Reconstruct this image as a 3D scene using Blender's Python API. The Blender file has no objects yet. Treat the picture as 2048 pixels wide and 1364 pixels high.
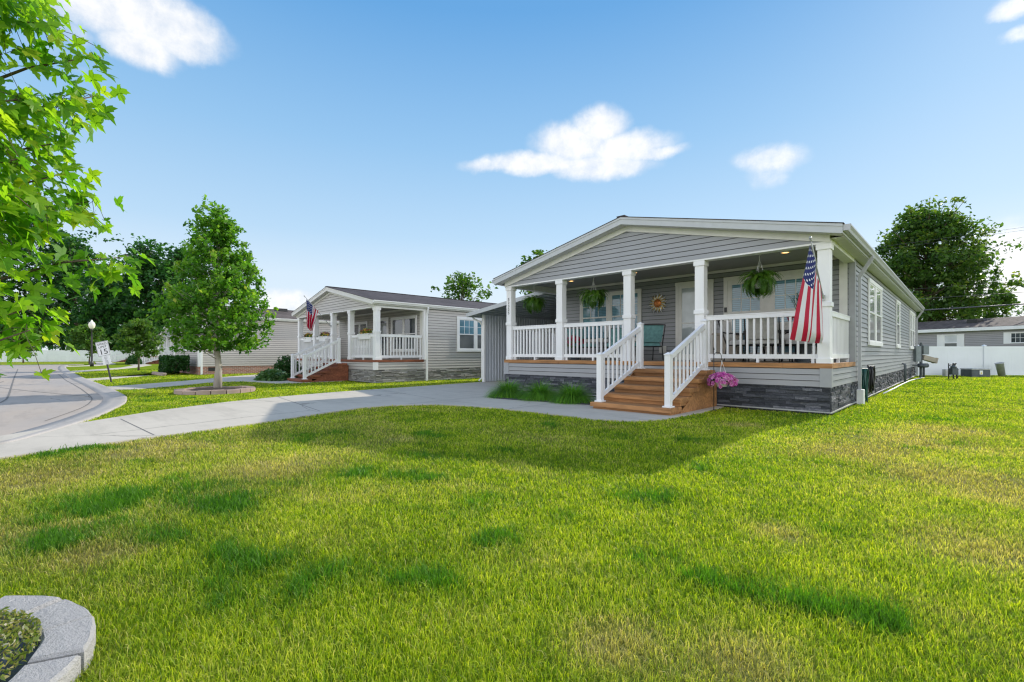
import bpy, math, random
import numpy as np
from mathutils import Vector, Matrix

scene = bpy.context.scene
COL = scene.collection
R = math.radians
PI = math.pi

# ------------------------------------------------------------------ survey: the camera station and measured directions
F_PX, HOR, YAW = 938.28, 707.46, 0.7676
CAM = Vector((1.80, -10.386, 1.154))
FW = Vector((-math.sin(YAW), math.cos(YAW), 0)); RT = Vector((math.cos(YAW), math.sin(YAW), 0))
def ray(u, v):
    return FW + RT * ((u - 1024) / F_PX) + Vector((0, 0, -(v - HOR) / F_PX))
def at_depth(u, v, d): return CAM + ray(u, v) * d
def on_z(u, v, z=0.0):
    r = ray(u, v); return CAM + r * ((z - CAM.z) / r.z)
def on_x(u, v, x):
    r = ray(u, v); return CAM + r * ((x - CAM.x) / r.x)
def on_y(u, v, y):
    r = ray(u, v); return CAM + r * ((y - CAM.y) / r.y)

# ------------------------------------------------------------------ object bookkeeping
def tag(o, label=None, cat=None, group=None, kind=None):
    if label: o['label'] = label
    if cat: o['category'] = cat
    if group: o['group'] = group
    if kind: o['kind'] = kind
    return o
def thing(name, label, cat, loc=(0, 0, 0), rotz=0.0, group=None):
    o = bpy.data.objects.new(name, None); COL.objects.link(o)
    o.location = loc; o.rotation_euler = (0, 0, rotz); o.empty_display_size = 0.1
    return tag(o, label, cat, group)
def link_mesh(name, me, mats, parent=None):
    o = bpy.data.objects.new(name, me); COL.objects.link(o)
    if not isinstance(mats, (list, tuple)): mats = [mats]
    for m in mats: me.materials.append(m)
    if parent is not None: o.parent = parent
    return o
def copy_tree(o, parent=None):
    c = o.copy(); COL.objects.link(c); c.parent = parent
    for ch in list(o.children): copy_tree(ch, c)
    return c

class MB:
    """collects shapes and links them as one mesh object"""
    def __init__(s):
        s.v, s.f, s.m, s.T, s.mi = [], [], [], None, 0
    def add(s, vs, fs):
        n = len(s.v)
        for p in vs:
            p = Vector(p); s.v.append(s.T @ p if s.T is not None else p)
        for f in fs:
            s.f.append([i + n for i in f]); s.m.append(s.mi)
    def box(s, x0, x1, y0, y1, z0, z1):
        s.add([(x0,y0,z0),(x1,y0,z0),(x1,y1,z0),(x0,y1,z0),(x0,y0,z1),(x1,y0,z1),(x1,y1,z1),(x0,y1,z1)],
              [(3,2,1,0),(4,5,6,7),(0,1,5,4),(1,2,6,5),(2,3,7,6),(3,0,4,7)])
    def cbox(s, x0, x1, y0, y1, z0, z1, c=0.006):
        """box with chamfered vertical and top edges"""
        prof = [(x0+c,y0),(x1-c,y0),(x1,y0+c),(x1,y1-c),(x1-c,y1),(x0+c,y1),(x0,y1-c),(x0,y0+c)]
        inn = [(x0+2*c,y0+c),(x1-2*c,y0+c),(x1-c,y0+2*c),(x1-c,y1-2*c),(x1-2*c,y1-c),(x0+2*c,y1-c),(x0+c,y1-2*c),(x0+c,y0+2*c)]
        vs = [(a,b,z0) for a,b in prof] + [(a,b,z1-c) for a,b in prof] + [(a,b,z1) for a,b in inn]
        fs = [tuple(range(7,-1,-1)), tuple(range(16,24))]
        for k in (0, 8):
            for i in range(8): fs.append((k+i, k+(i+1)%8, k+8+(i+1)%8, k+8+i))
        s.add(vs, fs)
    def bar(s, p0, p1, w, h, up=(0,0,1)):
        p0, p1 = Vector(p0), Vector(p1); d = (p1-p0).normalized(); up = Vector(up)
        a = d.cross(up).normalized()*w/2; b = a.cross(d).normalized()*h/2
        s.add([p0-a-b,p0+a-b,p0+a+b,p0-a+b,p1-a-b,p1+a-b,p1+a+b,p1-a+b],
              [(3,2,1,0),(4,5,6,7),(0,1,5,4),(1,2,6,5),(2,3,7,6),(3,0,4,7)])
    def tube(s, pts, r, n=8, closed=False):
        pts = [Vector(p) for p in pts]; m = len(pts)
        rs = r if isinstance(r, (list, tuple)) else [r]*m
        vs, fs = [], []; prev = None
        for i, p in enumerate(pts):
            if closed: t = pts[(i+1) % m]-pts[i-1]
            else: t = pts[min(i+1, m-1)]-pts[max(i-1, 0)]
            t = t.normalized() if t.length > 1e-9 else Vector((0,0,1))
            if prev is None:
                prev = t.orthogonal().normalized()
            prev = prev-t*prev.dot(t)
            prev = prev.normalized() if prev.length > 1e-6 else t.orthogonal().normalized()
            b = t.cross(prev)
            for k in range(n):
                a = 2*PI*k/n
                vs.append(p+(prev*math.cos(a)+b*math.sin(a))*rs[i])
        for i in range(m if closed else m-1):
            j = (i+1) % m
            for k in range(n):
                fs.append((i*n+k, i*n+(k+1)%n, j*n+(k+1)%n, j*n+k))
        if not closed:
            fs.append(tuple(range(n-1,-1,-1))); fs.append(tuple((m-1)*n+k for k in range(n)))
        s.add(vs, fs)
    def lathe(s, prof, c=(0,0,0), n=20):
        c = Vector(c); vs, fs = [], []
        for r, z in prof:
            for k in range(n):
                a = 2*PI*k/n; vs.append(c+Vector((r*math.cos(a), r*math.sin(a), z)))
        for i in range(len(prof)-1):
            for k in range(n): fs.append((i*n+k, i*n+(k+1)%n, (i+1)*n+(k+1)%n, (i+1)*n+k))
        if prof[0][0] > 1e-4: fs.append(tuple(range(n-1,-1,-1)))
        if prof[-1][0] > 1e-4: fs.append(tuple((len(prof)-1)*n+k for k in range(n)))
        s.add(vs, fs)
    def prism(s, poly, f0, f1):
        """poly: list of 2D points; f0/f1 map a 2D point to 3D for both ends"""
        n = len(poly)
        vs = [f0(*p) for p in poly]+[f1(*p) for p in poly]
        fs = [tuple(range(n-1,-1,-1)), tuple(range(n, 2*n))]
        for i in range(n): fs.append((i, (i+1)%n, n+(i+1)%n, n+i))
        s.add(vs, fs)
    def prism_y(s, poly, y0, y1): s.prism(poly, lambda x,z:(x,y0,z), lambda x,z:(x,y1,z))
    def prism_x(s, poly, x0, x1): s.prism(poly, lambda y,z:(x0,y,z), lambda y,z:(x1,y,z))
    def prism_z(s, poly, z0, z1): s.prism(poly, lambda x,y:(x,y,z0), lambda x,y:(x,y,z1))
    def quad(s, a, b, c, d): s.add([a,b,c,d], [(0,1,2,3)])
    def grid(s, fn, nu, nv):
        vs = [fn(i/nu, j/nv) for j in range(nv+1) for i in range(nu+1)]
        fs = [(j*(nu+1)+i, j*(nu+1)+i+1, (j+1)*(nu+1)+i+1, (j+1)*(nu+1)+i) for j in range(nv) for i in range(nu)]
        s.add(vs, fs)
    def ball(s, c, r, n=12, m=8, sq=(1,1,1)):
        c = Vector(c); vs, fs = [], []
        for j in range(m+1):
            ph = PI*j/m-PI/2
            for k in range(n):
                a = 2*PI*k/n
                vs.append(c+Vector((r*sq[0]*math.cos(ph)*math.cos(a), r*sq[1]*math.cos(ph)*math.sin(a), r*sq[2]*math.sin(ph))))
        for j in range(m):
            for k in range(n): fs.append((j*n+k, j*n+(k+1)%n, (j+1)*n+(k+1)%n, (j+1)*n+k))
        s.add(vs, fs)
    def build(s, name, mats, parent=None, smooth=False):
        me = bpy.data.meshes.new(name)
        me.from_pydata([tuple(p) for p in s.v], [], s.f)
        if any(s.m): me.polygons.foreach_set('material_index', s.m)
        if smooth: me.polygons.foreach_set('use_smooth', [True]*len(s.f))
        me.update()
        return link_mesh(name, me, mats, parent)

def np_mesh(name, V, k, mats, parent=None, attrs=None, smooth=False):
    """V: (N*k,3) array, every k vertices in a row are one face"""
    n = len(V); nf = n//k
    me = bpy.data.meshes.new(name)
    me.vertices.add(n); me.vertices.foreach_set('co', np.ascontiguousarray(V, np.float32).ravel())
    me.loops.add(n); me.loops.foreach_set('vertex_index', np.arange(n, dtype=np.int32))
    me.polygons.add(nf); me.polygons.foreach_set('loop_start', np.arange(0, n, k, dtype=np.int32))
    for an, arr in (attrs or {}).items():
        at = me.attributes.new(an, 'FLOAT', 'POINT'); at.data.foreach_set('value', np.ascontiguousarray(arr, np.float32))
    me.update(calc_edges=True)
    if smooth: me.polygons.foreach_set('use_smooth', [True]*nf)
    return link_mesh(name, me, mats, parent)

def np_faces(name, V, F, mats, parent=None, attrs=None):
    """V (N,3), F (M,k) uniform indexed faces"""
    me = bpy.data.meshes.new(name); n, (m, k) = len(V), F.shape
    me.vertices.add(n); me.vertices.foreach_set('co', np.ascontiguousarray(V, np.float32).ravel())
    me.loops.add(m*k); me.loops.foreach_set('vertex_index', np.ascontiguousarray(F, np.int32).ravel())
    me.polygons.add(m); me.polygons.foreach_set('loop_start', np.arange(0, m*k, k, dtype=np.int32))
    for an, arr in (attrs or {}).items():
        at = me.attributes.new(an, 'FLOAT', 'POINT'); at.data.foreach_set('value', np.ascontiguousarray(arr, np.float32))
    me.update(calc_edges=True)
    return link_mesh(name, me, mats, parent)

def text_mesh(body, size, extrude=0.002):
    cu = bpy.data.curves.new('lettering', 'FONT'); cu.body = body; cu.size = size; cu.extrude = extrude
    cu.align_x = 'CENTER'; cu.align_y = 'CENTER'
    o = bpy.data.objects.new('lettering', cu); COL.objects.link(o)
    dg = bpy.context.evaluated_depsgraph_get()
    me = bpy.data.meshes.new_from_object(o.evaluated_get(dg))
    bpy.data.objects.remove(o); bpy.data.curves.remove(cu)
    return me

# ------------------------------------------------------------------ value noise for ground colour and scatter
def vnoise(x, y, seed=0):
    xi, yi = np.floor(x).astype(np.int64), np.floor(y).astype(np.int64); xf, yf = x-xi, y-yi
    def h(a, b):
        n = (a*374761393+b*668265263+seed*1442695) & 0x7fffffff
        n = ((n ^ (n >> 13))*1274126177) & 0x7fffffff
        return ((n ^ (n >> 16)) & 0xffff)/65535.0
    sx, sy = xf*xf*(3-2*xf), yf*yf*(3-2*yf)
    return (h(xi,yi)*(1-sx)+h(xi+1,yi)*sx)*(1-sy)+(h(xi,yi+1)*(1-sx)+h(xi+1,yi+1)*sx)*sy
def fbm(x, y, seed=0, octv=4):
    a, t, s = 0.5, 0, 0
    for i in range(octv):
        t = t+a*vnoise(x*2**i, y*2**i, seed+i*17); s += a; a *= 0.55
    return t/s
# ------------------------------------------------------------------ materials
class NT:
    def __init__(s, name):
        s.mat = bpy.data.materials.new(name); s.mat.use_nodes = True
        s.t = s.mat.node_tree; s.n = s.t.nodes; s.l = s.t.links
        s.bsdf = s.n['Principled BSDF']; s.out = s.n['Material Output']
    def node(s, kind, **kw):
        n = s.n.new(kind)
        for k, v in kw.items(): setattr(n, k, v)
        return n
    def set(s, sock, val):
        if isinstance(val, bpy.types.NodeSocket): s.l.new(val, sock)
        elif val is not None:
            if hasattr(sock.default_value, '__len__') and len(sock.default_value) == 4 and len(val) == 3: val = (*val, 1)
            sock.default_value = val
    def coord(s, scale=(1,1,1), kind='Object'):
        tc = s.node('ShaderNodeTexCoord'); mp = s.node('ShaderNodeMapping'); mp.inputs['Scale'].default_value = scale
        s.l.new(tc.outputs[kind], mp.inputs['Vector']); return mp.outputs['Vector']
    def wallcoord(s, sx=1.0, sz=1.0):
        """x+y along the wall, z up: for axis-aligned walls"""
        tc = s.node('ShaderNodeTexCoord'); sp = s.node('ShaderNodeSeparateXYZ'); s.l.new(tc.outputs['Object'], sp.inputs[0])
        a = s.math('ADD', sp.outputs[0], sp.outputs[1]); a = s.math('MULTIPLY', a, sx); z = s.math('MULTIPLY', sp.outputs[2], sz)
        c = s.node('ShaderNodeCombineXYZ'); s.l.new(a, c.inputs[0]); s.l.new(z, c.inputs[1]); return c.outputs[0]
    def math(s, op, a, b=0.0, c=None, clamp=False):
        n = s.node('ShaderNodeMath', operation=op); n.use_clamp = clamp
        s.set(n.inputs[0], a); s.set(n.inputs[1], b)
        if c is not None: s.set(n.inputs[2], c)
        return n.outputs[0]
    def noise(s, vec, scale, detail=4, rough=0.55, col=False):
        n = s.node('ShaderNodeTexNoise'); s.set(n.inputs['Vector'], vec)
        n.inputs['Scale'].default_value = scale; n.inputs['Detail'].default_value = detail; n.inputs['Roughness'].default_value = rough
        return n.outputs['Color' if col else 'Fac']
    def ramp(s, fac, stops):
        n = s.node('ShaderNodeValToRGB'); e = n.color_ramp.elements
        while len(e) < len(stops): e.new(0.5)
        for k, (p, c) in enumerate(stops): e[k].position = p; e[k].color = (*c, 1)
        s.set(n.inputs[0], fac); return n.outputs[0]
    def mix(s, fac, a, b, mode='MIX'):
        n = s.node('ShaderNodeMix', data_type='RGBA', blend_type=mode)
        s.set(n.inputs[0], fac); s.set(n.inputs[6], a); s.set(n.inputs[7], b); return n.outputs[2]
    def bump(s, h, strength=0.3, dist=0.01):
        n = s.node('ShaderNodeBump'); n.inputs['Strength'].default_value = strength; n.inputs['Distance'].default_value = dist
        s.set(n.inputs['Height'], h); s.l.new(n.outputs[0], s.bsdf.inputs['Normal']); return n.outputs[0]
    def attr(s, name):
        n = s.node('ShaderNodeAttribute'); n.attribute_name = name; return n.outputs['Fac']
    def fin(s, color, rough=0.6, spec=0.4, metal=0.0):
        s.set(s.bsdf.inputs['Base Color'], color); s.set(s.bsdf.inputs['Roughness'], rough)
        s.bsdf.inputs['Specular IOR Level'].default_value = spec; s.bsdf.inputs['Metallic'].default_value = metal
        return s.mat

def plain(name, c, rough=0.5, var=0.12, scale=6.0, spec=0.4, metal=0.0, bump=0.0, bscale=60, stretch=(1,1,1)):
    t = NT(name); co = t.coord(stretch)
    n = t.noise(co, scale, 5)
    lo = tuple(x*(1-var) for x in c); hi = tuple(min(1, x*(1+var)) for x in c)
    col = t.ramp(n, [(0.3, lo), (0.7, hi)])
    if bump: t.bump(t.noise(co, bscale, 4), bump, 0.01)
    return t.fin(col, rough, spec, metal)

def siding_mat(name, c):
    t = NT(name); co = t.wallcoord(1.0, 1.0)
    big = t.noise(co, 0.7, 4); fine = t.noise(t.wallcoord(3, 60), 1.0, 4)
    m = t.math('ADD', t.math('MULTIPLY', big, 0.6), t.math('MULTIPLY', fine, 0.4))
    col = t.ramp(m, [(0.3, tuple(x*0.86 for x in c)), (0.7, tuple(x*1.1 for x in c))])
    sp = t.node('ShaderNodeSeparateXYZ'); tc = t.node('ShaderNodeTexCoord'); t.l.new(tc.outputs['Object'], sp.inputs[0])
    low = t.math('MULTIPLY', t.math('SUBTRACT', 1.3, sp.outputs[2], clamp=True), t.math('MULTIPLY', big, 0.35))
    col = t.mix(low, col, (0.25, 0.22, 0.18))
    t.bump(t.math('ADD', t.noise(t.wallcoord(1.1, 3), 1.0, 2), t.math('MULTIPLY', t.noise(t.wallcoord(6, 90), 1.0, 3), .15)), 0.35, 0.02)
    return t.fin(col, 0.44, 0.75)

def stone_mat(name, cols, spec=0.3):
    t = NT(name); rnd = t.attr('rnd'); co = t.wallcoord(9, 42)
    n = t.noise(co, 1.0, 6, 0.65); n2 = t.noise(t.coord(), 38, 5, 0.7)
    m = t.math('ADD', t.math('MULTIPLY', n, 0.5), t.math('ADD', t.math('MULTIPLY', rnd, 0.38), t.math('MULTIPLY', n2, 0.25)))
    col = t.ramp(m, [(0.28, cols[0]), (0.5, cols[1]), (0.68, cols[2]), (0.85, cols[3])])
    t.bump(t.math('ADD', n, n2), 0.75, 0.03)
    return t.fin(col, 0.75, spec)

def wood_mat(name, c, dark):
    t = NT(name); co = t.coord((1.6, 22, 22)); n = t.noise(co, 1.0, 6, 0.65); k = t.noise(t.coord((1.2, 1.2, 1.2)), 3.0, 3)
    knot = t.node('ShaderNodeTexVoronoi'); t.set(knot.inputs['Vector'], t.coord((1.5, 6, 6))); knot.inputs['Scale'].default_value = 1.3
    kn = t.math('SUBTRACT', 1.0, t.math('MULTIPLY', knot.outputs['Distance'], 9.0), clamp=True)
    col = t.ramp(n, [(0.3, tuple(x*0.48 for x in c)), (0.52, c), (0.75, tuple(min(1, x*1.45) for x in c))])
    col = t.mix(t.math('MULTIPLY', k, 0.5), col, tuple(x*0.75 for x in c)); col = t.mix(kn, col, dark); pb = t.noise(t.coord((0.25, 2.3, 6.3)), 1.0, 1); col = t.mix(1.0, col, t.ramp(pb, [(0.3, (0.72,0.72,0.74)), (0.7, (1.22,1.2,1.16))]), 'MULTIPLY')
    t.bump(n, 0.25, 0.004)
    return t.fin(col, 0.62, 0.3)

def concrete_mat(name, c, warm=None, streak=0.0):
    t = NT(name); co = t.coord()
    big = t.noise(co, 0.35, 5, 0.6); mid = t.noise(co, 3.0, 6, 0.65); fine = t.noise(co, 120, 3)
    m = t.math('ADD', t.math('MULTIPLY', big, 0.5), t.math('ADD', t.math('MULTIPLY', mid, 0.3), t.math('MULTIPLY', fine, 0.2)))
    col = t.ramp(m, [(0.32, tuple(x*0.8 for x in c)), (0.5, c), (0.7, tuple(min(1, x*1.12) for x in c))])
    if warm:
        w = t.noise(t.coord((0.12, 0.5, 1)), 1.0, 5, 0.6)
        col = t.mix(t.math('MULTIPLY', t.math('SUBTRACT', w, 0.42, clamp=True), 3.0, clamp=True), col, warm)
    if streak:
        v = t.noise(t.coord((0.25, 1.6, 1)), 1.2, 6, 0.7)
        col = t.mix(t.math('MULTIPLY', t.math('SUBTRACT', v, 0.52, clamp=True), streak, clamp=True), col, tuple(x*0.55 for x in c))
    sp = t.noise(co, 1.1, 9, 0.72); col = t.mix(t.math('MULTIPLY', t.math('SUBTRACT', sp, 0.60, clamp=True), 3.2, clamp=True), col, tuple(x*0.6 for x in c))
    vo = t.node('ShaderNodeTexVoronoi', feature='DISTANCE_TO_EDGE'); t.set(vo.inputs['Vector'], t.mix(0.12, co, t.noise(co, 1.6, 5, .6, True))); vo.inputs['Scale'].default_value = 0.34
    ck = t.math('MULTIPLY', t.math('LESS_THAN', vo.outputs['Distance'], 0.0026), t.math('GREATER_THAN', big, 0.50)); col = t.mix(t.math('MULTIPLY', ck, .55), col, tuple(x*0.35 for x in c))
    t.bump(fine, 0.15, 0.003)
    return t.fin(col, 0.85, 0.25)

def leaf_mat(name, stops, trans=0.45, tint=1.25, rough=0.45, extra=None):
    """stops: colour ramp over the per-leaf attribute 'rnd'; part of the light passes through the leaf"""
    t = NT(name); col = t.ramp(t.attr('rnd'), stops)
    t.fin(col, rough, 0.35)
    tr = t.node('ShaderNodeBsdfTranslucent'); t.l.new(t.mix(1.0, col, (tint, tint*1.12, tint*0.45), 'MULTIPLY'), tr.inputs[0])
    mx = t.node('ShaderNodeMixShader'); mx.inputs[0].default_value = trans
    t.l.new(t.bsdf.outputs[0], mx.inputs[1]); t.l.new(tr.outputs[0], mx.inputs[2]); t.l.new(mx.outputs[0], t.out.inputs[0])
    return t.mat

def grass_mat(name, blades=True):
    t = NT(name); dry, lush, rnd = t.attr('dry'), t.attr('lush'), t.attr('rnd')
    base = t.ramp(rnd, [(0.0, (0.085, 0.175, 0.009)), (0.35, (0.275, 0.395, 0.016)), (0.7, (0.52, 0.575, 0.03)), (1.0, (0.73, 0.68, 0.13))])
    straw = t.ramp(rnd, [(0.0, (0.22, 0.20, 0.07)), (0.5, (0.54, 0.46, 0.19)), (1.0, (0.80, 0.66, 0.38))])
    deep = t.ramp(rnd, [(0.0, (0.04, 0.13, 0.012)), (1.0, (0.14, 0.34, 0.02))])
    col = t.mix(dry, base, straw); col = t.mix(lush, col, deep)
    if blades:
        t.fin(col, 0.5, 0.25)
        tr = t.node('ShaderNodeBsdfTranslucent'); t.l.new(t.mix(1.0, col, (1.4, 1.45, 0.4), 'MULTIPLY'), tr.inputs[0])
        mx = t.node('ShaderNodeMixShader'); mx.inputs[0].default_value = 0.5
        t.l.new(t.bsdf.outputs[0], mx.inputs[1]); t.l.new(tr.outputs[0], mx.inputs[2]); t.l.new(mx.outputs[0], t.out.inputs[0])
    else:
        co = t.coord(); f = t.noise(co, 45, 5, 0.7); g = t.noise(co, 9, 4, 0.6)
        k = t.math('ADD', t.math('MULTIPLY', f, 0.7), t.math('MULTIPLY', g, 0.3))
        col = t.mix(1.0, col, t.ramp(k, [(0.3, (0.28, 0.26, 0.24)), (0.55, (0.72, 0.74, 0.66)), (0.75, (1.25, 1.2, 1.0))]), 'MULTIPLY')
        t.bump(k, 0.9, 0.05); t.fin(col, 0.9, 0.05)
    return t.mat

def glass_mat(name, c, stripe=None, rough=0.03, spec=.5, vary=0.35, coat=.6):
    """window pane: what is behind the pane (blinds, curtains, a dark room) under a clear reflecting coat"""
    t = NT(name)
    co = t.wallcoord(1, 1); n = t.noise(co, 1.3, 3)
    col = t.ramp(n, [(0.3, tuple(x*(1-vary) for x in c)), (0.7, tuple(min(1, x*(1+vary)) for x in c))])
    if stripe:
        tc = t.node('ShaderNodeTexCoord'); sp = t.node('ShaderNodeSeparateXYZ'); t.l.new(tc.outputs['Object'], sp.inputs[0])
        w = t.math('FRACT', t.math('MULTIPLY', sp.outputs[2], 1/0.05)); w = t.math('GREATER_THAN', w, 0.72)
        col = t.mix(t.math('MULTIPLY', w, 0.75), col, stripe)
    t.fin(col, rough, spec)
    t.bsdf.inputs['Coat Weight'].default_value = coat; t.bsdf.inputs['Coat Roughness'].default_value = 0.01; t.bsdf.inputs['Coat IOR'].default_value = 1.5
    w = t.noise(t.wallcoord(1, 1), 1.1, 2)
    b = t.node('ShaderNodeBump'); b.inputs['Strength'].default_value = 0.04; b.inputs['Distance'].default_value = 0.1
    t.l.new(w, b.inputs['Height']); t.l.new(b.outputs[0], t.bsdf.inputs['Coat Normal'])
    return t.mat

def shingle_mat(name, c):
    t = NT(name); co = t.coord()
    br = t.node('ShaderNodeTexBrick'); t.set(br.inputs['Vector'], t.coord((1, 1, 1)))
    br.inputs['Scale'].default_value = 1.0; br.inputs['Brick Width'].default_value = 0.14; br.inputs['Row Height'].default_value = 0.32; br.inputs['Mortar Size'].default_value = 0.004
    br.inputs['Color1'].default_value = (*[x*0.8 for x in c], 1); br.inputs['Color2'].default_value = (*[x*1.35 for x in c], 1); br.inputs['Mortar'].default_value = (*[x*0.5 for x in c], 1)
    n = t.noise(co, 60, 4); k = t.noise(co, 0.8, 4)
    col = t.mix(1.0, br.outputs['Color'], t.ramp(t.math('ADD', t.math('MULTIPLY', n, 0.5), t.math('MULTIPLY', k, 0.5)), [(0.35, (0.7,0.7,0.7)), (0.65, (1.35,1.3,1.25))]), 'MULTIPLY')
    t.bump(n, 0.5, 0.01)
    return t.fin(col, 0.9, 0.2)

def brick_mat(name, c, mortar):
    t = NT(name); br = t.node('ShaderNodeTexBrick'); t.set(br.inputs['Vector'], t.wallcoord(1, 1)); br.inputs['Scale'].default_value = 1.0
    br.inputs['Brick Width'].default_value = 0.21; br.inputs['Row Height'].default_value = 0.075; br.inputs['Mortar Size'].default_value = 0.008
    br.inputs['Color1'].default_value = (*c, 1); br.inputs['Color2'].default_value = (c[0]*1.5, c[1]*1.45, c[2]*1.4, 1); br.inputs['Mortar'].default_value = (*mortar, 1)
    t.bump(t.math('SUBTRACT', 1.0, br.outputs['Fac']), 0.4, 0.01)
    return t.fin(br.outputs['Color'], 0.85, 0.2)

def flag_mat(name):
    """UV: u across the hoist (0 at the top edge), v along the fly (0 at the pole)"""
    t = NT(name); uv = t.node('ShaderNodeUVMap'); uv.uv_map = 'cloth'; sp = t.node('ShaderNodeSeparateXYZ'); t.l.new(uv.outputs[0], sp.inputs[0])
    u, v = sp.outputs[0], sp.outputs[1]
    st = t.math('GREATER_THAN', t.math('MODULO', t.math('MULTIPLY', u, 13.0), 2.0), 1.0)
    col = t.mix(st, (0.52, 0.012, 0.05), (0.78, 0.76, 0.78))
    can = t.math('MULTIPLY', t.math('LESS_THAN', u, 7/13), t.math('LESS_THAN', v, 0.40))
    cx = t.math('MULTIPLY', v, 11/0.40/2*1.0); cy = t.math('MULTIPLY', u, 9*13/7/2)
    def dots(ox, oy):
        a = t.math('SUBTRACT', t.math('FRACT', t.math('ADD', cx, ox)), 0.5); b = t.math('SUBTRACT', t.math('FRACT', t.math('ADD', cy, oy)), 0.5)
        d = t.math('ADD', t.math('MULTIPLY', a, a), t.math('MULTIPLY', b, b)); return t.math('LESS_THAN', d, 0.024)
    star = t.math('MAXIMUM', dots(0, 0), dots(0.5, 0.5))
    cc = t.mix(star, (0.012, 0.02, 0.14), (0.8, 0.8, 0.82))
    col = t.mix(can, col, cc)
    t.fin(col, 0.65, 0.2)
    tr = t.node('ShaderNodeBsdfTranslucent'); t.l.new(col, tr.inputs[0]); mx = t.node('ShaderNodeMixShader'); mx.inputs[0].default_value = 0.35
    t.l.new(t.bsdf.outputs[0], mx.inputs[1]); t.l.new(tr.outputs[0], mx.inputs[2]); t.l.new(mx.outputs[0], t.out.inputs[0])
    return t.mat

def emit_mat(name, c, s):
    t = NT(name); t.fin(c, 0.5); t.bsdf.inputs['Emission Color'].default_value = (*c, 1); t.bsdf.inputs['Emission Strength'].default_value = s
    return t.mat

M = {}
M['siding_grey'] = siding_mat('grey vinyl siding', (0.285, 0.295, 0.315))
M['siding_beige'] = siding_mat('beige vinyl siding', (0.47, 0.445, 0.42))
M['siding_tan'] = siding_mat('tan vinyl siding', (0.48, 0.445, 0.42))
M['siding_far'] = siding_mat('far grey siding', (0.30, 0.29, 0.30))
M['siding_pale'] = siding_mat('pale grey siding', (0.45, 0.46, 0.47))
M['siding_lap_shadow'] = plain('painted lap shadow of the siding', (0.07, 0.07, 0.075), 0.9)  # dark strip colour that paints in the shadow line between siding courses
M['trim_grey'] = plain('grey trim', (0.33, 0.34, 0.36), 0.5, 0.06)
M['white'] = plain('white vinyl', (0.79, 0.79, 0.80), 0.42, 0.06, 2.2, stretch=(1,1,.35), bump=.06, bscale=9)
M['cream'] = plain('cream painted trim', (0.70, 0.69, 0.66), 0.5, 0.05)
M['fascia'] = plain('pale fascia metal', (0.47, 0.49, 0.51), 0.4, 0.05)
M['fascia_beige'] = plain('pale beige fascia', (0.66, 0.65, 0.63), 0.45, 0.05)
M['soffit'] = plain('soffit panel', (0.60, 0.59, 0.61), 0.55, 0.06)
M['gutter'] = plain('grey gutter metal', (0.42, 0.43, 0.46), 0.35, 0.06, spec=0.5)
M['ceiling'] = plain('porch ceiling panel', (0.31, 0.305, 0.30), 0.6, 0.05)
M['stone_dark'] = stone_mat('dark ledge stone', [(0.022,0.024,0.03), (0.06,0.065,0.078), (0.115,0.12,0.14), (0.30,0.30,0.33)])
M['stone_grey'] = stone_mat('grey ledge stone', [(0.10,0.095,0.09), (0.22,0.21,0.20), (0.34,0.33,0.32), (0.5,0.48,0.46)])
M['brick'] = brick_mat('red brick skirting', (0.27, 0.13, 0.10), (0.45, 0.40, 0.36))
M['cedar'] = wood_mat('cedar stained wood', (0.41, 0.205, 0.085), (0.12, 0.05, 0.02))
M['redwood'] = wood_mat('red brown stained wood', (0.25, 0.085, 0.045), (0.08, 0.03, 0.02))
M['deck_grey'] = wood_mat('weathered deck board', (0.30, 0.24, 0.19), (0.1, 0.08, 0.06))
M['shingle'] = shingle_mat('dark shingles', (0.062, 0.056, 0.062))
M['shingle_far'] = shingle_mat('brown shingles', (0.10, 0.085, 0.08))
M['concrete'] = concrete_mat('pale driveway concrete', (0.50, 0.455, 0.385), streak=2.0)
M['joint'] = plain('concrete joint', (0.16, 0.15, 0.14), 0.9)
M['road'] = concrete_mat('tan road concrete', (0.37, 0.335, 0.305), warm=(0.44, 0.36, 0.285), streak=2.5)
M['kerb'] = concrete_mat('kerb concrete', (0.40, 0.37, 0.34), streak=3.0)
M['pane_porch'] = glass_mat('porch window pane', (0.15, 0.31, 0.40), stripe=(0.05, 0.10, 0.13))
M['pane_dark'] = glass_mat('dark window pane', (0.05, 0.06, 0.07))
M['pane_side'] = glass_mat('side window screen', (0.12, 0.125, 0.13), rough=0.3)
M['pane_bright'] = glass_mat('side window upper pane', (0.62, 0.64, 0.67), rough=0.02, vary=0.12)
M['pane_door'] = glass_mat('storm door glass', (0.42, 0.47, 0.49), rough=0.05, vary=0.25)
M['black'] = plain('black metal', (0.018, 0.019, 0.021), 0.4, 0.2, spec=0.5)
M['dark_grey'] = plain('dark grey metal', (0.07, 0.085, 0.10), 0.5, 0.2)
M['grey_box'] = plain('grey painted steel', (0.20, 0.23, 0.25), 0.5, 0.15)
M['galv'] = plain('galvanised metal', (0.42, 0.43, 0.44), 0.4, 0.15, metal=0.4)
M['shed'] = plain('ribbed wall metal', (0.62, 0.66, 0.71), 0.45, 0.07, 1.2)
M['awning_under'] = plain('awning underside', (0.42, 0.46, 0.50), 0.5, 0.08)
M['teal'] = plain('teal cushion fabric', (0.16, 0.34, 0.35), 0.85, 0.2, 14, bump=0.3, bscale=180)
M['cushion'] = plain('pale cushion fabric', (0.52, 0.51, 0.49), 0.85, 0.12, 14)
M['tan_box'] = plain('tan resin', (0.34, 0.30, 0.25), 0.6, 0.1)
M['blue_cloth'] = plain('blue towel', (0.06, 0.22, 0.55), 0.85, 0.2)
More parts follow.
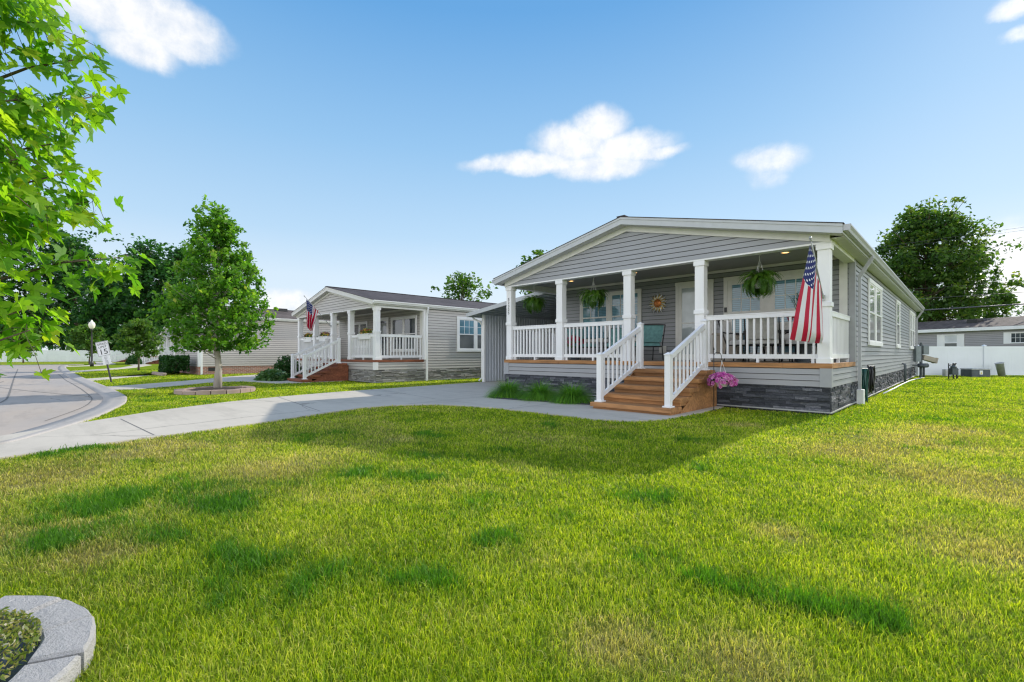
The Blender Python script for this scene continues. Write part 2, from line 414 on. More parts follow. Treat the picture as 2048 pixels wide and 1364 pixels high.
M['pot_white'] = plain('white plastic pot', (0.72, 0.73, 0.72), 0.45, 0.06)
M['soil'] = plain('dark mulch', (0.035, 0.025, 0.02), 0.95, 0.5, 30, bump=0.9, bscale=70)
M['gravel'] = plain('pale bed gravel', (0.42, 0.40, 0.37), 0.9, 0.45, 55, bump=1.0, bscale=90)
def pitted(name, c, warm):
    t = NT(name); co = t.coord(); a = t.noise(co, 14, 6, .7); b = t.noise(co, 70, 5, .75); k = t.noise(co, 4, 4, .6)
    m = t.math('ADD', t.math('MULTIPLY', a, .45), t.math('ADD', t.math('MULTIPLY', b, .35), t.math('MULTIPLY', k, .2)))
    col = t.ramp(m, [(.30, tuple(x*.55 for x in c)), (.42, tuple(x*.9 for x in c)), (.56, c), (.72, warm)])
    t.bump(t.math('ADD', a, b), 1.0, .02); return t.fin(col, .9, .2)
M['paver_pale'] = pitted('pale cast stone', (0.54, 0.525, 0.52), (0.64, 0.61, 0.59))
M['paver_red'] = concrete_mat('red brown cast stone', (0.34, 0.25, 0.22), warm=(0.42, 0.34, 0.30))
M['slag'] = plain('dark blue glass mulch', (0.02, 0.03, 0.055), 0.25, 0.7, 40, spec=0.8, bump=0.6, bscale=60)
M['bark_pale'] = plain('pale smooth bark', (0.36, 0.33, 0.29), 0.85, 0.25, 5, bump=0.5, bscale=30, stretch=(1,1,0.35))
M['bark'] = plain('brown bark', (0.10, 0.075, 0.055), 0.9, 0.35, 6, bump=0.7, bscale=25, stretch=(1,1,0.3))
M['fence'] = plain('white fence vinyl', (0.74, 0.77, 0.82), 0.45, 0.04, 0.8)
M['globe'] = plain('frosted lamp globe', (0.75, 0.72, 0.62), 0.3, 0.06)
M['hose_green'] = plain('green rubber hose', (0.012, 0.07, 0.06), 0.4, 0.2)
M['copper'] = plain('coppery sun metal', (0.55, 0.20, 0.06), 0.35, 0.3, 20, metal=0.7)
M['brass'] = plain('yellow metal rays', (0.62, 0.46, 0.16), 0.35, 0.3, 20, metal=0.5)
M['silver'] = plain('silver metal rays', (0.6, 0.6, 0.58), 0.3, 0.2, metal=0.6)
M['sign_white'] = plain('white sign face', (0.72, 0.73, 0.74), 0.4, 0.04)
M['sign_black'] = plain('black sign letters', (0.015, 0.015, 0.017), 0.5, 0.1)
M['lamp_on'] = emit_mat('lit ceiling lamp', (1.0, 0.72, 0.35), 1.6)
M['lamp_white'] = emit_mat('lit room lamp', (1.0, 0.95, 0.85), 2.0)
M['wire'] = plain('wire insulation', (0.06, 0.065, 0.075), 0.6, 0.1)
M['flag'] = flag_mat('flag cloth')
M['leaf_near'] = leaf_mat('near maple leaf', [(0.0,(0.05,0.16,0.012)), (0.4,(0.13,0.29,0.018)), (0.75,(0.27,0.42,0.022)), (0.95,(0.42,0.44,0.035)), (1.0,(0.5,0.24,0.06))], 0.6, 1.55)
M['leaf_maple'] = leaf_mat('young maple leaf', [(0.0,(0.035,0.12,0.014)), (0.5,(0.105,0.26,0.022)), (0.85,(0.22,0.37,0.035)), (1.0,(0.36,0.39,0.06))], 0.48, 1.5)
M['leaf_dark'] = leaf_mat('dark broad leaf', [(0.0,(0.013,0.052,0.016)), (0.5,(0.04,0.14,0.03)), (0.85,(0.09,0.225,0.04)), (1.0,(0.15,0.28,0.045))], 0.42, 1.4)
M['leaf_mid'] = leaf_mat('mid green leaf', [(0.0,(0.03,0.085,0.015)), (0.5,(0.075,0.165,0.022)), (1.0,(0.17,0.26,0.04))], 0.42, 1.35)
M['leaf_olive'] = leaf_mat('olive leaf', [(0.0,(0.03,0.075,0.018)), (0.5,(0.085,0.165,0.028)), (0.85,(0.18,0.235,0.03)), (1.0,(0.33,0.32,0.035))], 0.45, 1.5)
M['leaf_hedge'] = leaf_mat('hedge leaf', [(0.0,(0.010,0.05,0.010)), (0.6,(0.03,0.10,0.016)), (1.0,(0.075,0.17,0.03))], 0.3, 1.2)
M['leaf_hosta'] = leaf_mat('variegated hosta leaf', [(0.0,(0.04,0.12,0.03)), (0.6,(0.12,0.22,0.07)), (1.0,(0.45,0.5,0.3))], 0.3, 1.2)
M['fern'] = leaf_mat('fern frond', [(0.0,(0.02,0.07,0.006)), (0.5,(0.055,0.14,0.012)), (1.0,(0.13,0.24,0.025))], 0.4, 1.4)
M['tuft'] = leaf_mat('ornamental grass blade', [(0.0,(0.04,0.13,0.012)), (0.5,(0.15,0.36,0.025)), (0.92,(0.30,0.52,0.05)), (1.0,(0.6,0.62,0.3))], 0.4, 1.4)
M['petunia'] = leaf_mat('petunia bloom', [(0.0,(0.42,0.03,0.30)), (0.4,(0.62,0.10,0.48)), (0.8,(0.75,0.30,0.62)), (1.0,(0.85,0.55,0.78))], 0.35, 1.0)
M['bloom_red'] = leaf_mat('red bloom', [(0.0,(0.28,0.01,0.04)), (0.7,(0.55,0.03,0.10)), (1.0,(0.6,0.12,0.22))], 0.3, 1.0)
M['bloom_mixed'] = leaf_mat('mixed bloom', [(0.0,(0.20,0.01,0.14)), (0.45,(0.42,0.02,0.10)), (0.5,(0.7,0.45,0.03)), (1.0,(0.8,0.6,0.08))], 0.3, 1.0)
M['cover'] = leaf_mat('bed ground cover', [(0.0,(0.10,0.16,0.03)), (0.5,(0.22,0.27,0.05)), (0.9,(0.38,0.32,0.12)), (1.0,(0.75,0.7,0.68))], 0.45, 1.2)
M['blade'] = grass_mat('lawn blade', True)
M['turf'] = grass_mat('turf', False)
# ------------------------------------------------------------------ house parts
X, Y, Z = Vector((1,0,0)), Vector((0,1,0)), Vector((0,0,1))
def frame_T(O, n):
    """local (along wall, out of wall, up) -> house coordinates"""
    n = Vector(n); ax = n.cross(Z)
    return Matrix(((ax.x, n.x, 0, O[0]), (ax.y, n.y, 0, O[1]), (ax.z, n.z, 1, O[2]), (0,0,0,1)))

def lap_siding(mb, O, n, span, z0, z1, course=0.115, gap=.013):
    """lapped courses; span is (a0,a1) or a function z -> (a0,a1)"""
    mb.T = frame_T(O, n); z = z0
    sp = span if callable(span) else (lambda zz: span)
    while z < z1-1e-4:
        zt = min(z+course, z1); a0, a1 = sp(z); b0, b1 = sp(zt)
        if a1-a0 > 0.03:
            if b1-b0 < 0.02: b0 = b1 = (b0+b1)/2
            g = gap if zt-z > gap*3 else 0; k = (zt-g-z)/(zt-z); c0, c1 = a0+(b0-a0)*k, a1+(b1-a1)*k
            mb.add([(a0,0.024,z),(a1,0.024,z),(c1,0.010,zt-g),(c0,0.010,zt-g),(a0,0.002,z),(a1,0.002,z)], [(0,1,2,3),(4,5,1,0)])
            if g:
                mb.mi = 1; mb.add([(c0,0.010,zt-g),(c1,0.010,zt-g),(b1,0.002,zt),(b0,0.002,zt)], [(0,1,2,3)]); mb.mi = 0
        z = zt
    mb.T = None

def window(parent, O, n, w, h, units=1, trim=0.085, grid=(2,1), cas=False, pane='pane_porch', up_pane=None, frame='white', mull=0.13, sill=True):
    """O is the bottom centre of the opening; trim goes round it; sash window with a barred upper sash"""
    f = MB(); f.T = frame_T(O, n); t = trim
    f.box(-w/2-t, -w/2, 0, .035, 0, h); f.box(w/2, w/2+t, 0, .035, 0, h)
    f.box(-w/2-t-.01, w/2+t+.01, 0, .042, h, h+t)
    f.box(-w/2-t-.01, w/2+t+.01, 0, .05, -t, 0)
    uw = (w-(units-1)*mull)/units; s = .04
    lo = MB(); lo.T = f.T; hi = MB(); hi.T = f.T
    for k in range(units):
        a0 = -w/2+k*(uw+mull); a1 = a0+uw
        if k: f.box(a0-mull, a0, 0, .033, 0, h)
        f.box(a0, a0+s, 0, .026, 0, h); f.box(a1-s, a1, 0, .026, 0, h)
        f.box(a0+s, a1-s, 0, .026, 0, s); f.box(a0+s, a1-s, 0, .026, h-s, h)
        zm = h*0.5
        if not cas: f.box(a0+s, a1-s, 0, .03, zm-.022, zm+.022)
        zl = 0 if cas else zm
        for g in range(1, grid[0]+1):
            xx = a0+s+(a1-a0-2*s)*g/(grid[0]+1); f.box(xx-.009, xx+.009, 0.012, .022, zl+.03, h-s)
        for g in range(1, grid[1]+1):
            zz = zl+(h-zl)*g/(grid[1]+1); f.box(a0+s, a1-s, 0.012, .0205, zz-.009, zz+.009)
        (hi if (up_pane and not cas) else lo).quad((a0+s,.014,zm+.02),(a1-s,.014,zm+.02),(a1-s,.014,h-s),(a0+s,.014,h-s))
        lo.quad((a0+s,.011,s),(a1-s,.011,s),(a1-s,.011,zm-.02 if not cas else zm+.02),(a0+s,.011,zm-.02 if not cas else zm+.02))
    wo = f.build('window', M[frame], parent)
    lo.build('pane', M[pane], wo)
    if up_pane and hi.v: hi.build('pane', M[up_pane], wo)
    return wo

def post(parent, xc, yc, z0, z1, w=0.205, mat='white'):
    m = MB(); h = w/2
    m.cbox(xc-h, xc+h, yc-h, yc+h, z0, z1, .006)
    for a, b, e in ((z0, z0+.10, .016), (z0+1.07, z0+1.155, .02), (z1-.105, z1, .022)):
        m.cbox(xc-h-e, xc+h+e, yc-h-e, yc+h+e, a, b, .005)
    return m.build('post', M[mat], parent)

def railing(parent, p0, p1, z0, top=1.01, bot=.085, mat='white', gap=.13):
    """level rail between two posts at deck height z0"""
    m = MB(); p0, p1 = Vector((*p0, 0)), Vector((*p1, 0)); d = p1-p0; L = d.length; u = d.normalized()
    m.bar(p0+Z*(z0+top-.045), p1+Z*(z0+top-.045), .075, .09); m.bar(p0+Z*(z0+bot+.045), p1+Z*(z0+bot+.045), .05, .09)
    m.bar(p0+Z*(z0+top+.004), p1+Z*(z0+top+.004), .09, .02)
    n = max(2, int(round(L/gap)))
    for i in range(n):
        q = p0+u*(L*(i+.5)/n); m.bar(q+Z*(z0+bot+.08), q+Z*(z0+top-.085), .038, .038, up=u)
    for s in (.08, L-.08, L/2):
        q = p0+u*s; m.bar(q+Z*z0, q+Z*(z0+bot), .05, .05, up=u)
    return m.build('railing', M[mat], parent)

def stair_railing(parent, lo, hi, mat='white', slots=9):
    """lo/hi: (x,y,z) feet of the lower and upper newel"""
    m = MB(); lo, hi = Vector(lo), Vector(hi); w = .055
    for p, h in ((lo, 1.0), (hi, 1.06)):
        m.cbox(p.x-w, p.x+w, p.y-w, p.y+w, p.z, p.z+h-.03, .005)
        m.cbox(p.x-w-.012, p.x+w+.012, p.y-w-.012, p.y+w+.012, p.z+h-.03, p.z+h-.012, .004)
        m.prism([(p.x-w,p.y-w),(p.x+w,p.y-w),(p.x+w,p.y+w),(p.x-w,p.y+w)], lambda x,y: (x,y,p.z+h-.012), lambda x,y: (p.x+(x-p.x)*.2,p.y+(y-p.y)*.2,p.z+h+.02))
        m.cbox(p.x-w-.03, p.x+w+.03, p.y-w-.03, p.y+w+.03, p.z, p.z+.025, .004)
    a, b = lo+Vector((0,w,.93)), hi+Vector((0,-w,.93)); m.bar(a, b, .07, .09)
    a2, b2 = lo+Vector((0,w,.13)), hi+Vector((0,-w,.13)); m.bar(a2, b2, .05, .08)
    for i in range(slots):
        t = (i+.5)/slots; m.bar(a2.lerp(b2, t), a.lerp(b, t)-Z*.03, .036, .036, up=Y)
    return m.build('stair_railing', M[mat], parent)

def ledgestone(name, mat, parent, faces, z0, z1, seed=1, depth=.03, row=.055, lmin=.12, lmax=.5):
    """faces: list of (O, n, length); many stones, one skirting"""
    rng = random.Random(seed); V, rn = [], []
    def q(T, pts, r):
        for p in pts: V.append(tuple(T @ Vector(p))); rn.append(r)
    for O, n, L in faces:
        T = frame_T(O, n)
        z = z0
        while z < z1-.01:
            zt = min(z1, z+row*rng.uniform(.8, 1.2))
            if z1-zt < row*.5: zt = z1
            a = -L/2
            while a < L/2-1e-3:
                b = min(L/2, a+rng.uniform(lmin, lmax))
                if L/2-b < lmin*.6: b = L/2
                d = rng.uniform(.004, depth); r = rng.random(); g = .003; tw = [rng.uniform(-.007,.007) for _ in range(4)]
                A,B,C_,D_ = (a+g,d+tw[0],z+g),(b-g,d+tw[1],z+g),(b-g,d+tw[2],zt-g),(a+g,d+tw[3],zt-g)
                a_,b_,c_,d_ = (a,0,z),(b,0,z),(b,0,zt),(a,0,zt)
                q(T,(A,B,C_,D_),r); q(T,(a_,b_,B,A),r*.3); q(T,(b_,c_,C_,B),r*.6); q(T,(c_,d_,D_,C_),r); q(T,(d_,a_,A,D_),r*.6)
                a = b
            z = zt
    return np_mesh(name, np.array(V), 4, M[mat], parent, {'rnd': np.array(rn)})

def flat_skirt(name, mat, parent, W, L, z0, z1):
    m = MB(); m.box(-W, 0, 0, L, z0, z1); return m.build(name, M[mat], parent)

def downspout(parent, pts, mat, w=.075, d=.06):
    m = MB()
    for a, b in zip(pts[:-1], pts[1:]):
        v = (Vector(b)-Vector(a)); up = Y if abs(v.normalized().z) > .3 else Z
        m.bar(a, b, w, d, up=X if abs(v.x) < 1e-6 and abs(v.z) > 0 else up)
    return m.build('downspout', M[mat], parent)

def roof_parts(root, P, y0, y1):
    """gable roof with its ridge along y; P: W, xg (side overhang), pov (front overhang), pk, Hg"""
    W, xg, pov, pk, Hg = P['W'], P['xg'], P['pov'], P['pk'], P['Hg']; xm = -W/2; th = .016
    s = (pk-Hg)/(W/2+xg); yb = y1+.25; yf = y0-pov
    m = MB(); xe = xg+.02
    for sg in (1, -1):
        e = xm+sg*(W/2+xe); ze = pk-s*(W/2+xe)
        poly = [(xm, pk+th), (e, ze+th), (e, ze), (xm, pk)]
        m.prism_y(poly, yf-.02, yb)
    m.bar((xm, yf-.02, pk+th+.004), (xm, yb, pk+th+.004), .22, .02)
    roof = m.build('roof', M[P['shingle']], root)
    # rake boards at the front and rear, eave boards
    m = MB(); fh = .175
    for yy0, yy1 in ((yf, yf+.025), (yb-.045, yb-.02)):
        for sg in (1, -1):
            e = xm+sg*(W/2+xg); m.prism_y([(xm, pk-.003), (e, Hg-.003), (e, Hg-fh), (xm, pk-fh)], yy0, yy1)
            m.prism_y([(xm, pk-.003), (e, Hg-.003), (e, Hg-.05), (xm, pk-.05)], yy0-.012 if yy0 < y0 else yy1, yy0 if yy0 < y0 else yy1+.012)
    for sg in (1, -1):
        e = xm+sg*(W/2+xg); m.box(min(e, e-sg*.02), max(e, e-sg*.02), yf+.027, yb-.047, Hg-fh+.002, Hg-.006)
    m.build('fascia', M[P['fascia']], root)
    m = MB(); st = .012
    for sg in (1, -1):
        e = xm+sg*(W/2+xg-.022)
        zr = Hg+s*.022
        m.prism_y([(xm, pk-fh+.008), (e, zr-fh+.008), (e, zr-fh+.008-st), (xm, pk-fh+.008-st)], yf+.027, y0-.002)
        xi = xm+sg*(W/2); m.box(min(xi,e), max(xi,e), y0-.002, yb-.05, Hg-fh-.008, Hg-fh+.004)
    m.build('soffit', M['soffit'], root)
    # frieze boards along the rake on the gable
    m = MB(); fz = P.get('frieze', .13)
    for sg in (1, -1):
        e = xm+sg*(W/2-.0)
        ze = pk-s*(W/2)
        m.prism_y([(xm, pk-fh-.004), (e, ze-fh-.004), (e, ze-fh-fz), (xm, pk-fh-fz)], y0-.045, y0+.0)
    m.build('frieze_board', M[P.get('frieze_mat', 'cream')], root)
    # gutters: an open profile with a rolled lip
    for sg in ((1, -1) if P.get('gutters', True) else ()):
        m = MB(); e = xm+sg*(W/2+xg); g = .115
        prof = [(0, 0), (0, -.11), (.07, -.11), (.085, -.07), (.115, -.03), (.115, .0), (.10, .0), (.10, -.02), (.07, -.06), (.06, -.095), (.012, -.095), (.012, 0)]
        m.prism_y([(e+sg*(.003+a), Hg-.015+b) for a, b in prof], yf+.03, yb-.03)
        m.box(min(e+sg*.003, e+sg*.11), max(e+sg*.003, e+sg*.11), yf+.022, yf+.03, Hg-.125, Hg-.017)
        m.build('gutter', M[P['gutter']], root)
    return s

def porch_house(P, root):
    W, L, Dp, Hd, Hs, Hb = P['W'], P['L'], P['Dp'], P['Hd'], P['Hs'], P['Hb']; sid = M[P['siding']]; wt = P['trim']
    Hc = Hb+.18                                     # porch ceiling
    s = roof_parts(root, P, 0, L); xm = -W/2; pk, Hg = P['pk'], P['Hg']
    ztop = Hg-.178
    # walls
    m = MB(); Lb = L-Dp
    lap_siding(m, (0, Dp+Lb/2, 0), X, (-Lb/2, Lb/2), Hs, ztop)
    lap_siding(m, (-W, Dp+Lb/2, 0), -X, (-Lb/2, Lb/2), Hs, ztop)
    lap_siding(m, (xm, Dp, 0), -Y, (-W/2+.05, W/2-.05), Hd+.05, Hc-.03)
    lap_siding(m, (xm, L, 0), Y, lambda z: (-min(W/2, max(0,(pk-.17-z)/s)), min(W/2, max(0,(pk-.17-z)/s))), Hs, pk-.17)
    m.box(-W+.02, -.02, Dp+.02, L-.02, .02, Hg-.2)
    wall = m.build('wall', [sid, M['siding_lap_shadow']], root)
    m = MB()
    def gspan(z):
        a = min(W/2, max(0, (pk-.19-z)/s)); return (-a, a)
    lap_siding(m, (xm, -.004, 0), -Y, gspan, Hb+.035, pk-.2)
    m.build('gable', [sid, M['siding_lap_shadow']], root)
    # siding band below the deck
    m = MB(); zb = Hs; zt = Hd-.09
    lap_siding(m, (xm, -.004, 0), -Y, (-W/2, W/2), zb, zt)
    lap_siding(m, (0.004, Dp/2, 0), X, (-Dp/2, Dp/2), zb, zt); lap_siding(m, (-W-.004, Dp/2, 0), -X, (-Dp/2, Dp/2), zb, zt)
    m.build('band', [M[P.get('band', P['siding'])], M['siding_lap_shadow']], root)
    # corner boards
    c = P.get('corner_w', .09)
    for x0, sx in ((0, 1), (-W, -1)):
        xa, xb = sorted((x0+sx*.03, x0-sx*c))
        for q in ((Dp-.03, Dp+c, Hd, ztop), (L-c, L+.03, Hs, ztop)): m = MB(); m.box(xa, xb, *q); m.build('corner_board', M[P.get('corner', wt)], root)
        xa, xb = sorted((x0+sx*.03, x0-sx*.16)); m = MB(); m.box(xa, xb, -.034, .10, Hs-.005, zt+.004); m.build('corner_board', M[P.get('corner', wt)], root)
    # beam, porch ceiling and side beams
    m = MB(); m.box(-W, 0, .0, .2, Hb, Hc+.03); m.box(-W-.002, .002, -.022, .0, Hb, Hb+.035)
    for x0, x1 in ((-.18, .018), (-W-.018, -W+.18)):
        m.box(x0, x1, .2, Dp-.026, Hb, Hc+.02)
    m.box(.0, .018, -.01, .2, Hb, ztop-.02); m.box(-W-.018, -W, -.01, .2, Hb, ztop-.02)
    m.build('beam', M['white'], root)
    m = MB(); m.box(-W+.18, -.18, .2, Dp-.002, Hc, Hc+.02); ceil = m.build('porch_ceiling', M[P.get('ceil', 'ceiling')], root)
    m = MB(); m.box(-W+.18, -.18, Dp-.03, Dp, Hc-.07, Hc-.001); m.build('ceiling_trim', M['cream'], root)
    m = MB(); m.box(-.27, -.115, Dp-.03, Dp-.001, Hd+.001, Hc-.07); m.build('pilaster', M['cream'], root)
    # deck
    m = MB(); w = .14; y = .03
    while y < Dp-.02:
        m.box(-W+.03, -.03, y, min(y+w-.006, Dp-.02), Hd-.035, Hd); y += w
    m.build('deck', M['deck_grey'], root)
    m = MB()
    sp = P.get('rim_split', -W*.44)
    m.box(-W-.03, sp-.002, -.035, .03, Hd-.09, Hd+.004); m.box(sp+.002, .035, -.036, .03, Hd-.09, Hd+.003)
    m.box(-.03, .035, .03, Dp-.03, Hd-.09, Hd+.003); m.box(-W-.03, -W+.03, .03, Dp-.03, Hd-.09, Hd+.003)
    m.build('deck_edge', M[P['wood']], root)
    # skirting
    sk = P['skirt']
    if sk == 'brick':
        flat_skirt('skirting', 'brick', root, W, L, -.1, Hs)
    else:
        ledgestone('skirting', sk, root, [((0, Dp+Lb/2, 0), X, Lb), ((0, Dp/2, 0), X, Dp), ((xm, 0, 0), -Y, W), ((-W, L/2, 0), -X, L)], .07, Hs, 3, P.get('stone_depth', .03), P.get('row', .055))
        m = MB(); m.box(-W+.01, -.01, .01, L-.01, -.1, Hs); m.build('skirt_core', M['black'], root)
        m = MB(); m.box(-W-.03, .035, -.035, -.005, .045, .07); m.box(.005, .035, -.005, L, .045, .07); m.build('base_strip', M['galv'], root)
    # posts and railings
    for x in P['posts']: p = post(root, x, .105, Hd, Hb, P.get('pw', .205))
    hw = .11
    for a, b in P['rails']: railing(root, (a+hw, .105), (b-hw, .105), Hd)
    railing(root, (-.10, .22), (-.10, Dp-.05), Hd, gap=.14)
    railing(root, (-W+.10, .22), (-W+.10, Dp-.05), Hd, gap=.14)
    # steps
    x0, x1, yf, n, dep = P['steps']; m = MB(); rise = (Hd)/(n+1)
    for i in range(n):
        yi = yf+i*dep; z1_ = rise*(i+1); th = .085; yb = -.04
        m.cbox(x0-.03, x1+.03, yi, min(yi+dep+.05, yb), z1_-th, z1_, .007)
        m.box(x0+.01, x1-.01, yi+.065, min(yi+dep+.04, yb), rise*i+(0.001 if i else -.02), z1_-th)
    m.box(x0+.02, x1-.02, yf+.25, -.04, -.02, rise*.6)
    for xx in (x0-.001, x1-.018):
        m.prism_x([(yf+dep*.9, -.02), (-.045, -.02), (-.045, rise*n-.09), (yf+dep*(n-1)+.04, rise*n-.09)], xx, xx+.02)
    m.build('front_steps', M[P['wood']], root)
    lo_y, hi_y, o = P['newels']
    for xx in (x0+o, x1-o): stair_railing(root, (xx, lo_y, rise), (xx, hi_y, rise*n), slots=P.get('slots', 9))
    return s
# ------------------------------------------------------------------ the main grey house
H1 = thing('house', 'grey vinyl house with cedar steps, dark stone skirting and white porch railings', 'house', (0,0,0))
P1 = dict(W=8.5, L=20.9, Dp=2.58, Hd=.97, Hs=.531, Hb=3.215, pk=4.495, Hg=3.476, xg=.235, pov=.286, siding='siding_grey', trim='white', corner='trim_grey',
          fascia='fascia', gutter='gutter', shingle='shingle', skirt='stone_dark', wood='cedar', posts=[-8.365, -6.39, -4.25, -2.445, -.105],
          rails=[(-8.365, -6.39), (-6.39, -4.25), (-2.445, -.105)], steps=(-3.74, -2.05, -2.30, 5, .41), newels=(-2.12, -.44, .10), rim_split=-.78, slots=9)
s1 = porch_house(P1, H1)
xs = P1
# porch wall openings (wall y=Dp)
window(H1, (-6.36, 2.58-.032, 1.62), -Y, 2.09, 1.42, 2, .085, (2,1), mull=.14, frame='cream')
def patio_door(parent):
    f = MB(); f.T = frame_T((-1.76, 2.58-.032, .98), -Y); g = MB(); g.T = f.T
    f.box(-1.06, -.96, 0, .04, 0, 2.1); f.box(.96, 1.06, 0, .04, 0, 2.1); f.box(-1.06, 1.06, 0, .045, 2.1, 2.2)
    for a0, a1 in ((-.96, -.06), (.06, .96)):
        f.box(a0, a0+.11, 0, .03, 0, 2.1); f.box(a1-.11, a1, 0, .03, 0, 2.1); f.box(a0+.11, a1-.11, 0, .03, 1.98, 2.1); f.box(a0+.11, a1-.11, 0, .03, 0, .2); f.box(a0+.11, a1-.11, 0, .03, 1.2, 1.28)
        for k in (1, 2): xx = a0+.11+(a1-a0-.22)*k/3; f.box(xx-.01, xx+.01, .01, .022, 1.28, 1.98)
        f.box(a0+.11, a1-.11, .01, .021, 1.60, 1.62)
        g.quad((a0+.11,.012,1.28),(a1-.11,.012,1.28),(a1-.11,.012,1.98),(a0+.11,.012,1.98)); g.quad((a0+.11,.012,.2),(a1-.11,.012,.2),(a1-.11,.012,1.2),(a0+.11,.012,1.2))
    f.box(-.06, .06, 0, .036, 0, 2.1)
    d = f.build('patio_door', M['cream'], parent); g.build('pane', M['pane_porch'], d)
    k = MB(); k.T = f.T; k.box(.97, 1.035, .045, .065, 1.27, 1.4); k.build('lock', M['black'], d)
patio_door(H1)
def front_door(parent, xc, y, z, w=.86, h=2.1, trim=.1, frame='cream', pane='pane_door'):
    f = MB(); f.T = frame_T((xc, y-.032, z), -Y)
    f.box(-w/2-trim, -w/2, 0, .04, 0, h); f.box(w/2, w/2+trim, 0, .04, 0, h); f.box(-w/2-trim-.01, w/2+trim+.01, 0, .045, h, h+trim)
    f.box(-w/2, -w/2+.08, 0, .03, 0, h); f.box(w/2-.08, w/2, 0, .03, 0, h); f.box(-w/2+.08, w/2-.08, 0, .03, h-.08, h); f.box(-w/2+.08, w/2-.08, 0, .03, 0, .16)
    f.box(-w/2+.08, w/2-.08, .01, .026, 1.02, 1.05)
    d = f.build('front_door', M[frame], parent)
    g = MB(); g.T = f.T; g.quad((-w/2+.08,.012,.16),(w/2-.08,.012,.16),(w/2-.08,.012,h-.08),(-w/2+.08,.012,h-.08)); g.build('pane', M[pane], d)
    k = MB(); k.T = f.T; k.tube([(-w/2+.04,.03,1.0),(-w/2+.04,.07,1.0),(-w/2+.04,.07,1.12),(-w/2+.04,.03,1.12)], .008, 6); k.build('handle', M['galv'], d)
front_door(H1, -3.62, 2.58, .98)
# side windows (wall x=0)
window(H1, (.022, 5.83, 1.47), X, 2.4, 1.52, 2, .10, (0,0), pane='pane_side', up_pane='pane_bright', mull=.16)
window(H1, (.022, 11.9, 1.47), X, 1.05, 1.53, 1, .10, (0,0), pane='pane_side', up_pane='pane_bright')
window(H1, (.022, 18.4, 1.47), X, 2.6, 1.53, 2, .10, (1,0), pane='pane_side', up_pane='pane_bright', mull=.16)
downspout(H1, [(.30, 2.83, 3.36), (.30, 2.83, 3.30), (.075, 2.83, 2.92), (.075, 2.83, .30)], 'gutter')
m = MB(); m.cbox(.02, .16, 2.75, 2.93, -.02, .34, .01); m.build('downspout_boot', M['pot_white'], H1)
downspout(H1, [(.30, 20.7, 3.36), (.30, 20.7, 3.30), (.075, 20.7, 2.92), (.075, 20.7, .1)], 'gutter')
downspout(H1, [(-8.80, 2.83, 3.36), (-8.80, 2.83, 3.30), (-8.575, 2.83, 2.92), (-8.575, 2.83, .1)], 'white')
# recessed porch lamps and the wall vent
for x in (-4.75, -3.0, -1.05, -6.9):
    m = MB(); m.lathe([(.10, 0), (.10, -.012), (.075, -.014), (.072, -.004)], (x, 1.25, 3.394), 20)
    c = m.build('ceiling_lamp', M['cream'], H1); g = MB(); g.lathe([(.072, 0), (.0001, 0)], (x, 1.25, 3.390), 20); g.build('lamp_lens', M['lamp_on'], c)
m = MB(); m.T = frame_T((-4.56, 2.565, 1.28), -Y); m.box(-.11,.11,0,.02,-.1,.1)
for k in range(5): m.box(-.08,.08,.02,.03,-.075+k*.033,-.055+k*.033)
m.build('wall_vent', M['cream'], H1)
# house number on the left post
num = MB()
pp = [o for o in H1.children if o.name.startswith('post')][0]
for k, ch in enumerate('52325'):
    me = text_mesh(ch, .118, .004)
    me.transform(Matrix.Translation((-8.365, -.003, 2.83-k*.105)) @ Matrix.Rotation(PI/2, 4, 'X'))
    o = link_mesh('house_number', me, M['black'], pp)

# ------------------------------------------------------------------ awning and ribbed wall on the left side (carport)
AW = thing('carport', 'pale metal carport roof beside the grey house with a ribbed grey screen wall', 'carport', (-12.1, 2.4, 0))
def rel(o, p): return Vector(p)-o.location
m = MB(); ys, ye = 1.85, 13.0
zr = lambda x: 2.69+(x+12.5)*(3.25-2.69)/3.97
pts = [(-12.5, zr(-12.5)), (-8.53, zr(-8.53))]
m.T = Matrix.Translation(-AW.location)
m.prism_y([(pts[0][0], pts[0][1]), (pts[1][0], pts[1][1]), (pts[1][0], pts[1][1]+.04), (pts[0][0], pts[0][1]+.04)], ys+.05, ye)
x = -12.3
while x < -8.6:
    m.box(x, x+.03, ys+.06, ye-.02, zr(x)-.05, zr(x)+.002); x += .3
m.build('roof_panel', M['awning_under'], AW)
m = MB(); m.T = Matrix.Translation(-AW.location)
m.prism_y([(-12.56, zr(-12.56)-.06), (-8.53, zr(-8.53)-.06), (-8.53, zr(-8.53)+.09), (-12.56, zr(-12.56)+.09)], ys, ys+.05)
m.box(-12.62, -12.5, ys+.051, ye, zr(-12.5)-.06, zr(-12.5)+.08)
m.build('roof_edge', M['fascia'], AW)
m = MB(); m.T = Matrix.Translation(-AW.location)
y = 2.45; ww = .075; k = 0
prof = []
while y < 9.0:
    prof += [(-12.10, y), (-12.10, y+.10), (-12.075, y+.112), (-12.075, y+.148), (-12.10, y+.16)]; y += .16
poly = prof+[(-12.16, y), (-12.16, 2.45)]
m.prism_z(poly, .03, 2.76)
m.build('ribbed_wall', M['shed'], AW)
m = MB(); m.T = Matrix.Translation(-AW.location); m.box(-12.18, -12.04, 2.36, 2.44, -.02, 2.74); m.build('post', M['white'], AW)
m = MB(); m.T = Matrix.Translation(-AW.location); m.box(-12.15, -12.06, 2.45, 9.0, 0, .028); m.build('base_rail', M['black'], AW)
m = MB(); m.T = Matrix.Translation(-AW.location)
